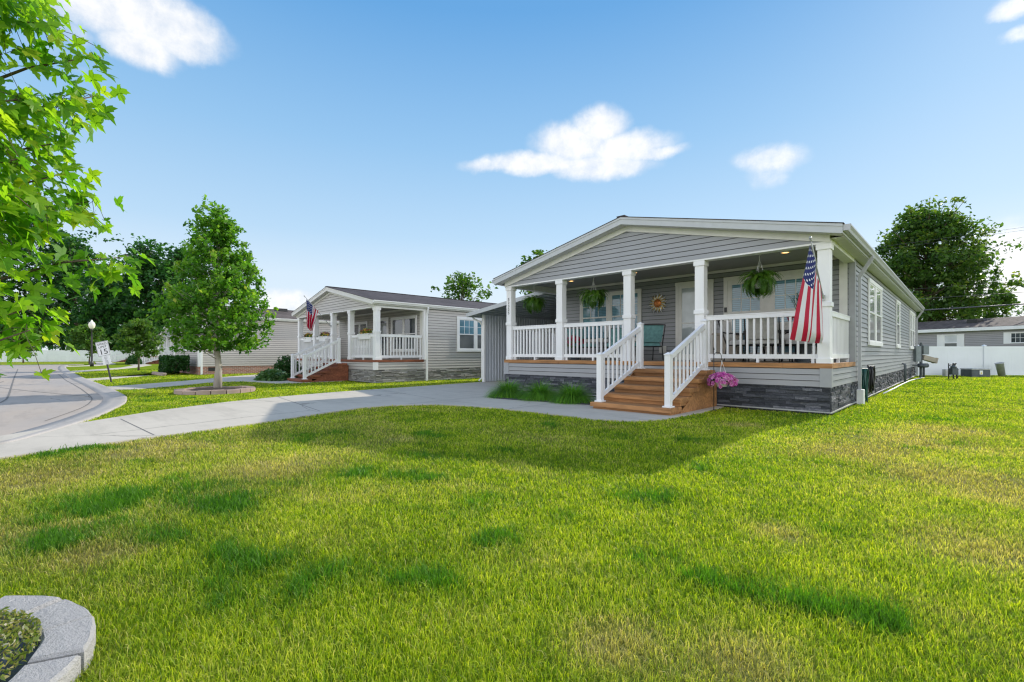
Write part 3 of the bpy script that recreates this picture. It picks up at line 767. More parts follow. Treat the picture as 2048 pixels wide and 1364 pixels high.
m.tube([(-12.56, 2.2, 2.64), (-12.56, 2.25, 2.58), (-12.3, 2.38, 2.42), (-12.24, 2.42, 2.3), (-12.24, 2.42, .2), (-12.3, 2.3, .06)], .035, 8); m.build('downspout', M['white'], AW)
# wall closing the far end of the carport
m = MB(); m.T = Matrix.Translation(-AW.location); lap_siding(m, (-10.3-AW.location.x, 8.9-AW.location.y, 0), -Y, (-1.75, 1.75), 0.02, 2.95); m.build('end_wall', [M['siding_grey'], M['siding_lap_shadow']], AW)

# ------------------------------------------------------------------ the beige neighbour
H2 = thing('house', 'beige vinyl house with red brown steps and grey stone skirting beyond the driveway', 'house', (-14.74, -.909, -.02), -.026)
P2 = dict(W=8.15, L=16.0, Dp=2.23, Hd=.93, Hs=.545, Hb=2.995, pk=4.17, Hg=3.265, xg=.12, pov=.222, siding='siding_beige', trim='white', fascia='fascia_beige', gutter='white', shingle='shingle',
          skirt='stone_grey', wood='redwood', posts=[-8.0, -6.05, -4.05, -2.31, -.105], rails=[(-8.0,-6.05), (-6.05,-4.05), (-2.31,-.105)], steps=(-3.75, -2.25, -2.0, 5, .37), newels=(-1.82, -.42, .10),
          frieze=.10, ceil='ceiling', corner_w=.09, row=.05, stone_depth=.045)
porch_house(P2, H2)
window(H2, (-5.7, 2.23-.032, 1.55), -Y, 1.5, 1.15, 2, .09, (0,0), pane='pane_dark', mull=.1)
window(H2, (-1.53, 2.23-.032, 1.35), -Y, 1.95, 1.40, 2, .09, (0,0), pane='pane_dark', mull=.1)
front_door(H2, -3.28, 2.23, .95, .72, 1.85, .08, 'white', 'pane_dark')
window(H2, (.022, 5.05, 1.38), X, 1.95, 1.36, 2, .11, (2,1), pane='pane_side', up_pane='pane_porch', mull=.14)
downspout(H2, [(.16, 2.33, 3.14), (.16, 2.33, 3.08), (.07, 2.33, 2.8), (.07, 2.33, .03)], 'white')
m = MB(); m.box(-5.2,-4.8, 8.0, 8.4, 4.05, 4.30); m.build('roof_vent', M['black'], H2)

# ------------------------------------------------------------------ the tan house on brick with a plain side wall
H3 = thing('house', 'tan sided house on red brick skirting behind the lawn maple', 'house', (-28.1, -3.88, 0), 0)
P3 = dict(W=5.8, L=15, xg=.15, pov=.25, pk=4.05, Hg=3.30, fascia='white', gutter='white', shingle='shingle_far', frieze=.09)
s3 = roof_parts(H3, P3, 0, 15)
m = MB(); lap_siding(m, (0, 7.5, 0), X, (-7.5, 7.5), .46, 3.12, .12)
lap_siding(m, (-2.9, 0, 0), -Y, lambda z: (-min(2.9, max(0,(3.86-z)/s3)), min(2.9, max(0,(3.86-z)/s3))), .46, 3.86, .12)
m.box(-5.78, -.02, .02, 14.98, .4, 3.1); m.build('wall', [M['siding_tan'], M['siding_lap_shadow']], H3)
m = MB(); m.box(-5.8, 0.0, 0.0, 15, -.1, .455); m.build('skirting', M['brick'], H3)
for x0, x1 in ((-.09, .032), (-5.832, -5.7)): m = MB(); m.box(x0, x1, -.034, .09, .455, 3.12); m.build('corner_board', M['white'], H3)
downspout(H3, [(.10, .12, 3.16), (.10, .12, 3.1), (.07, .12, 2.9), (.07, .12, .02)], 'white', .09, .09)
m = MB(); m.box(.0, .012, .45, 1.1, .2, .40); m.build('crawl_vent', M['black'], H3)
window(H3, (-2.9, -.032, 1.4), -Y, 1.4, 1.2, 2, .08, (0,0), pane='pane_dark')
m = MB(); m.lathe([(.10,0),(.10,.18),(.14,.2),(.02,.26)], (-2.2, 6.2, 3.86), 10); m.build('roof_vent', M['black'], H3); m = MB(); m.box(-2.9,-2.3,5.0,5.5,3.82,4.12); m.build('roof_vent', M['black'], H3)

# ------------------------------------------------------------------ two more porch houses down the street
H4 = thing('house', 'pale grey porch house with brown steps beside the tan house', 'house', (-62.4, 1.6, -.16), 0)
P4 = dict(W=8.6, L=14, Dp=2.3, Hd=1.05, Hs=.6, Hb=3.35, pk=5.25, Hg=3.75, xg=.2, pov=.25, siding='siding_pale', trim='white', fascia='white', gutter='white', shingle='shingle_far',
          skirt='stone_grey', wood='redwood', posts=[-8.45, -6.4, -4.2, -2.3, -.1], rails=[(-8.45,-6.4), (-6.4,-4.2), (-2.3,-.1)], steps=(-4.0, -2.4, -2.9, 5, .52), newels=(-2.65, -.42, .1), row=.09, stone_depth=.04)
porch_house(P4, H4)
for xx in (-7.4, -5.4, -1.3): window(H4, (xx, 2.3-.032, 1.4), -Y, 1.0, 1.4, 1, .08, (0,0), pane='pane_dark')
front_door(H4, -3.2, 2.3, 1.02, .8, 1.85, .08, 'white', 'pane_dark')
H5 = thing('house', 'white porch house at the far end of the street beside the long fence', 'house', (-82.2, .9, -.3), 0)
P5 = dict(W=6.6, L=12, Dp=2.0, Hd=1.05, Hs=.5, Hb=3.15, pk=4.45, Hg=3.5, xg=.25, pov=.3, siding='siding_pale', trim='white', fascia='white', gutter='white', shingle='shingle_far',
          skirt='stone_grey', wood='redwood', posts=[-6.4, -4.6, -2.0, -.1], rails=[(-6.4,-4.6), (-2.0,-.1)], steps=(-4.5, -2.1, -2.9, 5, .5), newels=(-2.65, -.42, .1), row=.1, stone_depth=.04)
porch_house(P5, H5)
for xx in (-5.5, -1.1): window(H5, (xx, 2.0-.032, 1.3), -Y, .9, 1.2, 1, .08, (0,0), pane='pane_dark')
front_door(H5, -3.3, 2.0, .97, .8, 1.7, .08, 'white', 'pane_dark')

# ------------------------------------------------------------------ house behind the white back fence
A, B = at_depth(1780, HOR, 38.0), at_depth(2200, HOR, 23.2+3.6); A.z = B.z = 0
d = B-A; BL = d.length+6; ang = math.atan2(d.y, d.x)
HB = thing('house', 'long mauve grey house with white shutters behind the white back fence', 'house', (A.x, A.y, 0), ang)
m = MB(); lap_siding(m, (BL/2, 0, 0), -Y, (-BL/2, BL/2), .5, 2.85, .12); m.box(0.02, BL, .02, 5.0, 0, 2.8); m.build('wall', [M['siding_far'], M['siding_lap_shadow']], HB)
m = MB(); m.prism_x([(-.3, 2.98), (2.5, 3.72), (5.3, 2.98), (5.3, 2.94), (2.5, 3.68), (-.3, 2.94)], -.3, BL+.3); rf = m.build('roof', M['shingle_far'], HB)
m = MB(); m.box(-.3, BL+.3, -.32, -.28, 2.74, 2.96); m.box(-.3, BL+.3, -.28, .0, 2.74, 2.76); m.build('fascia', M['white'], HB)
def on_back(u):
    r = ray(u, HOR); n = Vector((-d.y, d.x, 0)).normalized(); k = (A-CAM).dot(n)/r.dot(n); p = CAM+r*k; return (Vector((p.x, p.y, 0))-A).dot(d.normalized())
def back_window(u0, u1, z0, z1, grid, sh0=None, sh1=None, pane='pane_dark'):
    a0, a1 = on_back(u0), on_back(u1); w = window(HB, ((a0+a1)/2, -.032, z0), -Y, a1-a0, z1-z0, 1, .03, grid, cas=(grid[1] > 0), pane=pane, up_pane='pane_bright' if pane != 'pane_dark' else None)
    for u in (sh0, sh1):
        if u is None: continue
        c0, c1 = sorted((on_back(u), a0-.04 if u < u0 else a1+.04)); m = MB(); m.box(c0, c1, -.055, -.0, z0-.04, z1+.04)
        k = z0
        while k < z1-.05: m.box(c0+.05, c1-.05, -.062, -.055, k, k+.035); k += .055
        m.build('shutter', M['white'], HB)
back_window(1889, 1916, 1.35, 2.52, (0,0), 1875, 1929, 'pane_side')
back_window(2022, 2052, 1.85, 2.52, (2,1), 2008, 2066, 'pane_dark')
m = MB(); a = on_back(1921); m.box(a-.3, a+.35, 1.1, 1.7, 3.36, 3.62); m.build('roof_vent', M['black'], HB)
# ------------------------------------------------------------------ ground plan (metres)
DRIVE = [(-5.20,-13.2),(-5.55,-11.6),(-5.74,-10.58),(-5.96,-9.97),(-6.2,-8.9),(-6.59,-7.54),(-7.05,-6.3),(-7.3,-5.5),(-7.22,-4.75),(-6.8,-4.15),(-6.2,-3.8),(-5.18,-3.56),(-3.82,-3.55),(-2.8,-3.56),(-2.2,-3.3),(-1.93,-2.7),(-1.86,-1.42),(-1.90,-.05),
         (-3.9,-.05),(-3.85,-1.75),(-4.6,-1.85),(-5.6,-2.0),(-6.5,-2.15),(-7.0,-2.05),(-7.3,-1.75),(-7.35,-1.3),(-7.2,-.9),(-7.6,-.35),(-8.6,-.1),(-8.6,13.0),(-12.05,13.0),(-12.1,2.3),(-11.75,-1.5),(-11.55,-4.0),(-11.2,-5.6),(-10.67,-7.05),(-9.75,-8.55),(-9.0,-9.35),(-8.5,-9.85)]
KERB = [(-4.9,-16.5),(-5.2,-13.2),(-5.9,-11.6),(-6.88,-10.61),(-7.55,-10.25),(-8.5,-9.85),(-9.5,-9.5),(-10.54,-9.2),(-11.8,-8.88),(-13.17,-8.66),(-14.75,-8.53),(-18.06,-8.48),(-20.31,-8.48),(-23.83,-8.5),(-26.71,-8.52),(-35.0,-8.45),(-49.3,-8.2),(-61.9,-7.5),(-64.5,-6.2)]
ROAD = KERB + [(-66.0,-6.0),(-68.5,-8.0),(-69.5,-12.5),(-72,-40),(-4.0,-40)]
WALK2 = [(-17.6,-8.5),(-17.3,-7.9),(-18.5,-6.5),(-19.6,-5.4),(-19.9,-4.7),(-19.5,-4.1),(-18.3,-3.9),(-17.2,-3.75),(-16.9,-3.0),(-16.9,-1.1),(-18.7,-1.1),(-18.9,-2.4),(-20.5,-2.5),(-22.0,-2.3),(-23.2,-1.4),(-24.0,6.0),(-27.0,6.0),(-26.2,-1.2),(-24.6,-3.3),(-22.9,-4.6),(-21.5,-6.0),(-19.9,-7.8),(-19.5,-8.5)]
WALK3 = [(-24.6,-8.5),(-26.1,-7.6),(-29.7,-5.45),(-34.2,-4.6),(-34.2,6.0),(-36.8,6.0),(-36.6,-4.0),(-31.2,-5.2),(-28.0,-7.6),(-26.9,-8.5)]
WALK4 = [(-37.0,-8.4),(-41.0,-6.5),(-48.0,-4.0),(-57.0,-1.6),(-64.6,-1.2),(-66.5,-1.2),(-66.5,-2.6),(-57.0,-3.0),(-48.0,-5.0),(-42.0,-7.5),(-40.6,-8.35)]
WALK5 = [(-55.0,-8.0),(-58.0,-5.5),(-66.0,-3.4),(-84.0,-2.2),(-87.0,-2.2),(-87.0,-3.6),(-66.0,-5.0),(-60.0,-6.3),(-57.5,-7.8)]
BED1 = [(-3.85,-1.75),(-4.6,-1.85),(-5.6,-2.0),(-6.5,-2.15),(-7.0,-2.05),(-7.3,-1.75),(-7.35,-1.3),(-7.2,-.9),(-7.6,-.35),(-8.4,-.02),(-3.8,-.02)]
RING = (-.75, -10.85, .66); RING2 = (-14.1, -6.55, 1.05)

def inside(poly, x, y):
    r = np.zeros(x.shape, bool); n = len(poly)
    for i in range(n):
        (x1, y1), (x2, y2) = poly[i], poly[(i+1) % n]
        c = ((y1 > y) != (y2 > y)); xi = (x2-x1)*(y-y1)/((y2-y1) if y2 != y1 else 1e-9)+x1
        r ^= c & (x < xi)
    return r
HOUSES = [(-8.53,.03,-.03,20.93), (-22.95,-14.7,-1.0,15.2), (-33.95,-28.05,-3.93,11.2), (-71.1,-62.3,1.5,15.6), (-88.9,-82.1,.8,13)]
def lawn_ok(x, y):
    ok = ~inside(ROAD, x, y)
    for p in (DRIVE, WALK2, WALK3, WALK4, WALK5, BED1): ok &= ~inside(p, x, y)
    for a, b, c, d_ in HOUSES: ok &= ~((x > a) & (x < b) & (y > c) & (y < d_))
    ok &= ~((x > -3.78) & (x < -2.0) & (y > -2.33) & (y < 0))
    for cx_, cy_, r_ in (RING, RING2): ok &= ((x-cx_)**2+(y-cy_)**2) > (r_*(.985 if r_ < .9 else 1.05))**2
    return ok
def smooth_poly(p, n=3):
    """Catmull-Rom through an open polyline"""
    out = []
    for i in range(len(p)-1):
        p0, p1, p2, p3 = p[max(0,i-1)], p[i], p[i+1], p[min(len(p)-1,i+2)]
        for k in range(n):
            t = k/n
            out.append(tuple(.5*((2*b)+(-a+c)*t+(2*a-5*b+4*c-d_)*t*t+(-a+3*b-3*c+d_)*t**3) for a,b,c,d_ in zip(p0,p1,p2,p3)))
    return out+[p[-1]]

# patches of colour in the lawn: (x, y, radius, amount) - positions surveyed
def patch(u, v, half): p = on_z(u, v); return (p.x, p.y, half*(Vector((p.x,p.y))-Vector((CAM.x,CAM.y))).length/F_PX*.95)
LUSH = [patch(*q) for q in [(500,1112,85),(690,1160,95),(870,1140,85),(560,1130,60),(1390,1135,75),(1480,1170,60),(1640,1235,95),(1715,1275,45),(250,1005,130),(440,1015,85),(150,1030,70),(735,945,55),(680,955,40),(840,950,50),(1440,940,38),(40,1105,60),(330,1070,70),(160,905,40),(880,870,60),(640,870,60),(1010,1075,50),(450,1180,70),(1900,700+140,30),(1120,830+20,40),(1280,1000,60),(960,1010,60)]]
DRY = [patch(*q) for q in [(40,960,90),(300,895,110),(530,940,95),(100,1065,120),(420,1000,70),(1950,960,120),(2030,990,80),(1800,880,120),(1900,860,80),(1480,850,40),(200,1110,80),(1700,900,90),(1560,1065,60),(800,880,50),(1240,1290,120),(1500,1330,120),(1990,1100,120)]]
def lawn_tone(x, y):
    big = fbm(x*.22+3, y*.22+7, 1, 4); mid = fbm(x*.9, y*.9, 5, 4); fine = fbm(x*3.1, y*3.1, 9, 3)
    far = np.clip((np.hypot(x-CAM.x, y-CAM.y)-9)/8, 0, 1)
    mot = fbm(x*1.7+y*.6, y*3.4-x*.8, 33, 4); dry = np.clip((big*.5+mid*.2+mot*.3-.49)*2.8, 0, .5)*(1-.6*far); wx, wy = (fbm(x*1.6,y*1.6,71,4)-.5)*.9, (fbm(x*1.6,y*1.6,72,4)-.5)*.9; lush = np.clip((.43-mid*.35-mot*.4-fine*.25)*4.5, 0, .75)+np.clip((.34-big)*2.0, 0, .3)
    for px, py, r in DRY:
        d2 = ((x-px)**2+(y-py)**2)/(r*r); dry = dry+np.exp(-d2*1.6)*1.1*(.35+1.1*np.clip(fine*.6+mid*.4,0,1))
    for px, py, r in LUSH:
        d2 = ((x+wx-px)**2+(y+wy-py)**2)/(r*r)*.9; g = np.exp(-d2*1.3)*np.clip((fine*.5+mot*.5-.27)*3.4,0,1); lush = lush+g; dry = dry*(1-np.clip(g,0,.9))
    return np.clip(dry, 0, .92), np.clip(lush, 0, 1)

# far ground and the near lawn sheet with its own colour attributes
m = MB(); m.quad((-900,-900,-.012),(900,-900,-.012),(900,900,-.012),(-900,900,-.012))
g0 = m.build('ground', M['turf'], None); tag(g0, kind='structure')
for an, val in (('dry', .18), ('lush', .15), ('rnd', .5)):
    at = g0.data.attributes.new(an, 'FLOAT', 'POINT'); at.data.foreach_set('value', [val]*4)
def lawn_sheet(name, x0, x1, y0, y1, st, z):
    nx, ny = int((x1-x0)/st)+1, int((y1-y0)/st)+1
    gx, gy = np.meshgrid(np.linspace(x0, x1, nx), np.linspace(y0, y1, ny)); fx, fy = gx.ravel(), gy.ravel()
    dry, lush = lawn_tone(fx, fy); rnd = np.clip(.30+.5*(fbm(fx*2.5, fy*2.5, 21, 3)-.4), 0, 1)
    idx = np.arange(nx*ny).reshape(ny, nx); Fq = np.stack([idx[:-1,:-1].ravel(), idx[:-1,1:].ravel(), idx[1:,1:].ravel(), idx[1:,:-1].ravel()], 1)
    V = np.stack([fx, fy, np.full_like(fx, z)], 1)
    return tag(np_faces(name, V, Fq, M['turf'], None, {'dry': dry, 'lush': lush, 'rnd': rnd}), kind='structure')
lawn_sheet('lawn', -72, 12, -17, 30, .22, -.004)

def sheet(name, poly, z, mat, kind='structure'):
    m = MB(); m.add([(x, y, z) for x, y in poly], [tuple(range(len(poly)))]); o = m.build(name, M[mat]); return tag(o, kind=kind)
sheet('road', ROAD, .004, 'road')
def slab(name, poly, z, mat, joints=()):
    m = MB(); m.add([(x, y, z) for x, y in poly], [tuple(range(len(poly)))])
    n = len(poly)
    for i in range(n):
        (x1,y1),(x2,y2) = poly[i], poly[(i+1)%n]; m.quad((x1,y1,-.03),(x2,y2,-.03),(x2,y2,z),(x1,y1,z))
    m.mi = 1
    for (x1,y1),(x2,y2) in joints:
        d_ = Vector((y1-y2, x2-x1, 0)).normalized()*.009; a, b = Vector((x1,y1,z+.002)), Vector((x2,y2,z+.002)); m.quad(a-d_, b-d_, b+d_, a+d_)
    return tag(m.build(name, [M[mat], M['joint']]), kind='structure')
jp = lambda a, b: ((on_z(*a).x, on_z(*a).y), (on_z(*b).x, on_z(*b).y))
slab('driveway', DRIVE, .028, 'concrete', [jp((241,841),(308,874)), jp((553,795),(640,825)), jp((760,781),(870,800)), ((-12.05,2.2),(-8.62,2.2)), ((-7.2,-4.4),(-7.3,-2.0)), ((-4.9,-3.5),(-4.9,-2.0))])
for i, (nm, p) in enumerate((('neighbour_path', WALK2), ('path', WALK3), ('path', WALK4), ('path', WALK5))): slab(nm, p, .022, 'concrete')
# kerb with a gutter pan on the road side
def ribbon(name, line, prof, mat):
    pts = smooth_poly(line, 4); vs, fs = [], []; k = len(prof)
    for i, p in enumerate(pts):
        a, b = pts[max(0,i-1)], pts[min(len(pts)-1,i+1)]; t = Vector((b[0]-a[0], b[1]-a[1])).normalized(); nrm = Vector((-t.y, t.x))
        for o, z in prof: vs.append((p[0]+nrm.x*o, p[1]+nrm.y*o, z))
    for i in range(len(pts)-1):
        for j in range(k-1): fs.append((i*k+j, i*k+j+1, (i+1)*k+j+1, (i+1)*k+j))
    m = MB(); m.add(vs, fs); return tag(m.build(name, M[mat], None, True), kind='structure')
ribbon('kerb', KERB, [(-.02,-.02),(-.02,.03),(.02,.042),(.10,.035),(.20,.016),(.24,.012),(.44,.012),(.44,.0)], 'kerb')
m = MB()
def strip_line(pts, w, z):
    pts = smooth_poly(pts, 4)
    for a, b in zip(pts[:-1], pts[1:]):
        d_ = Vector((a[1]-b[1], b[0]-a[0], 0)).normalized()*w; A_, B_ = Vector((*a, z)), Vector((*b, z)); m.quad(A_-d_, B_-d_, B_+d_, A_+d_)
strip_line([(on_z(*q).x, on_z(*q).y) for q in [(0,806),(14,797),(21,780),(28,757),(33,745),(36,738)]], .02, .009)
strip_line([(x+.0, y-.66) for x, y in KERB[6:16]], .012, .009)
for u in ((0,772),(0,750),(0,741)):
    a = on_z(*u); strip_line([(a.x-4, a.y), (a.x+1, a.y), (a.x+8, min(-9.2, a.y+2.2))], .015, .0088)
tag(m.build('road_joint', M['joint']), kind='structure')
# planting bed in front of the porch
sheet('planting_bed', BED1, .012, 'gravel')
# ------------------------------------------------------------------ foliage helpers
def unit(a): return a/np.maximum(np.linalg.norm(a, axis=-1, keepdims=True), 1e-9)
def leaf_faces(C, size, rng, up=.5, droop=.25, aspect=.62, fold=.12, jitter=.35):
    """folded four-point leaves round the centres C"""
    n = len(C); N = unit(rng.normal(size=(n,3))*(1, 1, 1)+np.array((0,0,up*2))); u = rng.normal(size=(n,3)); u[:,2] -= droop*2; u = unit(u-N*(u*N).sum(1, keepdims=True)); w = np.cross(N, u)
    L = (size*(1+jitter*rng.uniform(-1,1,n)))[:,None]
    tip = C+u*L*.55; base = C-u*L*.45; l = C+w*L*aspect*.5+N*L*fold; r = C-w*L*aspect*.5+N*L*fold
    V = np.stack([base, r, tip, l], 1).reshape(-1, 3)
    return V
def foliage(name, C, size, mat, parent, rng, rnd=None, **kw):
    V = leaf_faces(C, size, rng, **kw); n = len(C)
    if rnd is None: rnd = rng.random(n)
    return np_mesh(name, V, 4, M[mat], parent, {'rnd': np.repeat(np.clip(rnd,0,1), 4)})

def make_tree(name, label, loc, H, cb, prof, nbr, tr, leaf, per, clr, spacing, lmat, bmat='bark', seed=1, e_lo=10, e_hi=70, group=None, curve=.0, lean=(0,0), twig=.6, flat=.7, top_r=.25, parts=True, cat='tree', limb=1.0, light=(.25,.55), fill=0, fill_per=40, spike=.3):
    rng = np.random.default_rng(seed); root = thing(name, label, cat, loc, 0, group)
    tb = MB(); k = 9
    wob = rng.normal(size=(k,2))*tr*.35; wob[0] = 0
    ax = lambda z: np.array((lean[0]*(z/H)**1.5, lean[1]*(z/H)**1.5))
    tp, rr = [], []
    for i in range(k):
        z = H*.93*i/(k-1); a = ax(z); tp.append((a[0]+wob[i,0], a[1]+wob[i,1], z)); rr.append(max(tr*(1-.93*(i/(k-1))**.9), tr*.06))
    rr[0] *= 1.25; tp[0] = (0,0,-.1)
    tb.tube(tp, rr, 10)
    Cs, Rn = [], []
    for i in range(nbr):
        t = ((i+.5)/nbr)**.9; t = min(.98, max(0, t+rng.normal()*.02)); h = cb+(H*.93-cb)*t*.92
        az = i*2.39996+rng.normal()*.35; e = R(e_lo+(e_hi-e_lo)*t+rng.normal()*7)
        reach = prof(t)*rng.uniform(.72, 1.12); Lb = reach/max(.25, math.cos(e)); Lb = min(Lb, (H*1.02-h)/max(.15, math.sin(e)) if e > .1 else Lb)
        d = np.array((math.cos(az)*math.cos(e), math.sin(az)*math.cos(e), math.sin(e))); a = ax(h); P0 = np.array((a[0], a[1], h))
        pts = [P0+d*Lb*s+np.array((0,0,curve*Lb*s*s)) for s in (0, .25, .5, .75, 1)]
        r0 = max(tr*.36*(1-t*.75), tr*.07)*limb; tb.tube(pts, [r0, r0*.75, r0*.5, r0*.32, r0*.12], 5)
        nc = max(2, int(Lb*.8/spacing))
        for c in range(nc):
            s = min(1.0, .28+.75*(c+rng.random())/nc)
            if t < .08 and s < .45: continue
            q = P0+d*Lb*s+np.array((0,0,curve*Lb*s*s)); off = rng.normal(size=3)*clr*twig*(.5+.6*(1-abs(s-.7))); off[2] *= .7; q = q+off; q[2] = min(q[2], H)
            n = int(per*rng.uniform(.5, 1.4)); cr = clr*rng.uniform(.6, 1.15)
            g = unit(rng.normal(size=(n,3)))*(rng.random((n,1))**.45)*cr*np.array((1,1,flat)); g[:,2] -= .15*cr*(g[:,0]**2+g[:,1]**2)/(cr*cr)
            if rng.random() < .35: tb.tube([pts[2]+(q-pts[2])*.0, q], [r0*.25, r0*.06], 4)
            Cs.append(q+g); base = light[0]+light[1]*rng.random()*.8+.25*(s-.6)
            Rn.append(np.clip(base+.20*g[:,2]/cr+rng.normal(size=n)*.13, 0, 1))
    # fill the crown envelope with uneven clumps, some of them upright shoots at the outline
    zs = np.linspace(0, 1, 60); wgt = np.array([prof(q)+.12 for q in zs]); cw = np.cumsum(wgt); cw /= cw[-1]
    for c in range(fill):
        t = float(np.interp(rng.random(), cw, zs)); rad = prof(t); az = rng.random()*2*PI; rho = rad*(rng.random()**.42)*(1+.10*math.sin(az*3+t*9+seed)+.07*math.sin(az*5-t*14)); a = ax(cb+(H-cb)*t)
        q = np.array((a[0]+rho*math.cos(az), a[1]+rho*math.sin(az), cb+(H-cb)*t*.97)); up_ = rng.random() < spike and rho > rad*.6
        n = int(fill_per*rng.uniform(.5,1.4)); cr = clr*rng.uniform(.7,1.2); g = unit(rng.normal(size=(n,3)))*(rng.random((n,1))**.45)*cr
        if up_: g = g*np.array((.55,.55,1.35)); g[:,0] += math.cos(az)*g[:,2]*.3; g[:,1] += math.sin(az)*g[:,2]*.3
        else: g = g*np.array((1,1,flat)); g[:,2] -= .2*cr*(g[:,0]**2+g[:,1]**2)/(cr*cr)
        if c % 3 == 0: tb.tube([np.array((a[0],a[1],q[2]-.35*rho)), q], [tr*.12, tr*.03], 4)
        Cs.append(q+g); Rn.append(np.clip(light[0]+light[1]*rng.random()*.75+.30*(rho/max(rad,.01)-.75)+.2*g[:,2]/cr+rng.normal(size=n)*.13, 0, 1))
    # leader
    n = int(per*3); a = ax(H*.95); g = np.clip(rng.normal(size=(n,3)), -1.4, 1.4)*np.array((top_r, top_r, clr*.9)); Cs.append(np.array((a[0],a[1],H*.93))+g); Rn.append(np.clip(.5+rng.normal(size=n)*.15,0,1))
    C = np.concatenate(Cs); rn = np.concatenate(Rn)
    tb.build('trunk', M[bmat], root, True)
    foliage('crown', C, leaf, lmat, root, rng, rn)
    return root

def interp(pts):
    xs, ys = zip(*pts); return lambda t: float(np.interp(t, xs, ys))

# lawn maple inside its stone ring
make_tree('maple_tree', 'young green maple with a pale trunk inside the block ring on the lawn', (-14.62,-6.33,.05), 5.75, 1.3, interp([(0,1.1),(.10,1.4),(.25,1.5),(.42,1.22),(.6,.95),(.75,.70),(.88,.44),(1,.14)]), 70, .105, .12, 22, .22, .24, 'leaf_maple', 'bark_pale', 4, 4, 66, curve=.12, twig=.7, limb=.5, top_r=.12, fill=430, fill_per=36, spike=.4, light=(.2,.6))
# street side saplings
make_tree('small_tree', 'small green street tree in the grass before the porch with white stairs', (-39.1,-5.0,0), 3.35, .95, interp([(0,1.15),(.25,1.45),(.6,1.0),(1,.35)]), 56, .06, .19, 30, .32, .28, 'leaf_mid', 'bark', 5, 10, 60)
make_tree('small_tree', 'small rounded tree beside the far street lamp', (-66.5,-5.6,0), 3.9, 1.3, interp([(0,1.2),(.3,1.75),(.7,1.3),(1,.4)]), 44, .07, .36, 22, .5, .45, 'leaf_mid', 'bark', 6, 10, 65)
make_tree('small_tree', 'small tree before the white fence, partly behind the maple leaves', (-84.0,-10.6,0), 4.6, 1.2, interp([(0,1.2),(.3,1.9),(.7,1.4),(1,.4)]), 44, .08, .42, 20, .6, .5, 'leaf_mid', 'bark', 7, 15, 65)
# tall dark trees beyond the white fence
DG = 'tall dark trees beyond the white fence'
tall = [((-118,-30),24,9.0,11),((-114,-20),27,10.0,12),((-113.5,-10.5),27.5,9.0,13),((-106.5,-4.5),21,6.8,14),((-97,-1.0),13.5,4.6,15),((-91.8,2.9),19.3,3.9,16),((-88.2,6.2),18.4,3.7,17),((-128,-42),22,9,18)]
lab = ['tall dark tree at the left edge behind the maple leaves','highest dark tree rising behind the near maple leaves','tall dark tree left of the street lamp','broad dark tree behind the street lamp','shorter dark tree between the lamp and the pointed pair','left crown of the pointed dark tree pair','right crown of the pointed dark tree pair, half behind the lawn maple','dark tree farthest left beyond the fence']
for ((x,y),H,rad,sd), lb in zip(tall, lab):
    x, y, H, rad = CAM.x+(x-CAM.x)*1.14, CAM.y+(y-CAM.y)*1.14, H*1.13, rad*1.13
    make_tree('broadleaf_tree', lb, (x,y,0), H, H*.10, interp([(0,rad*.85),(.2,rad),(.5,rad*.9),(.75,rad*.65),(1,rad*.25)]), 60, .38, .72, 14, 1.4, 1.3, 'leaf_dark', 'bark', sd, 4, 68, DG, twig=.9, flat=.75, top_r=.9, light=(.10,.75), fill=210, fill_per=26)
# big tree behind the grey house, right
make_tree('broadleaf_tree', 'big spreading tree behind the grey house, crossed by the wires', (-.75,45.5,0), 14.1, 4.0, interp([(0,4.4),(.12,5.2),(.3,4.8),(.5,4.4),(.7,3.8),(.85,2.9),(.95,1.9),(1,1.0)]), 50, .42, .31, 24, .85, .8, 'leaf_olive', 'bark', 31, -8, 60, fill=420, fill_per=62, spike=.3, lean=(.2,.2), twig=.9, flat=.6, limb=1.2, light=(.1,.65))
make_tree('broadleaf_tree', 'dark tree just showing over the left roof edge of the grey house', at_depth(1082,HOR,45).to_2d().to_3d(), 10.6, 3.0, interp([(0,2.2),(.3,2.6),(.7,2.0),(1,.8)]), 50, .3, .42, 26, .9, .8, 'leaf_mid', 'bark', 33, 5, 65)
make_tree('broadleaf_tree', 'light green tree rising behind the beige house roof', (-32.9,18.7,0), 8.6, 2.4, interp([(0,2.4),(.3,2.8),(.7,1.9),(1,.5)]), 48, .2, .32, 20, .7, .65, 'leaf_mid', 'bark', 34, 10, 65)
# low greenery behind the back house
lows = [((-3.5,56),5.9,3.0,41),((2.0,58),6.2,3.0,42),((7.5,60),6.3,3.2,43),((13,58),8.5,3.5,44),((10.6,53.5),7.0,2.2,45)]
for ((x,y),H,rad,sd), lb in zip(lows, ['low tree top over the back house roof beside the grey house','low tree top over the middle of the back house roof','low tree top over the back house roof under the big tree','taller tree at the right edge behind the back house','small bright tree top right of the big tree']):
    make_tree('distant_tree', lb, (x,y,0), H, 1.5, interp([(0,rad),(.5,rad*.9),(1,rad*.3)]), 34, .2, .3, 14, .7, .8, 'leaf_mid', 'bark', sd, 5, 65, 'tree tops over the back house roof')
# far tree line beyond everything: reads as one mass
rng = np.random.default_rng(77); n = 26000; th = rng.uniform(-1.75, .95, n); rad = 165+rng.random(n)*30
hgt = (7+7*fbm(th*14+9, th*0+2, 3, 4))*rng.random(n)**.6
far = foliage('treeline', np.stack([CAM.x+np.sin(th)*rad, CAM.y+np.cos(th)*rad, hgt], 1), 1.1, 'leaf_dark', None, rng, rng.random(n)*.6)
tag(far, kind='stuff'); far['label'] = 'distant dark tree line beyond the houses'

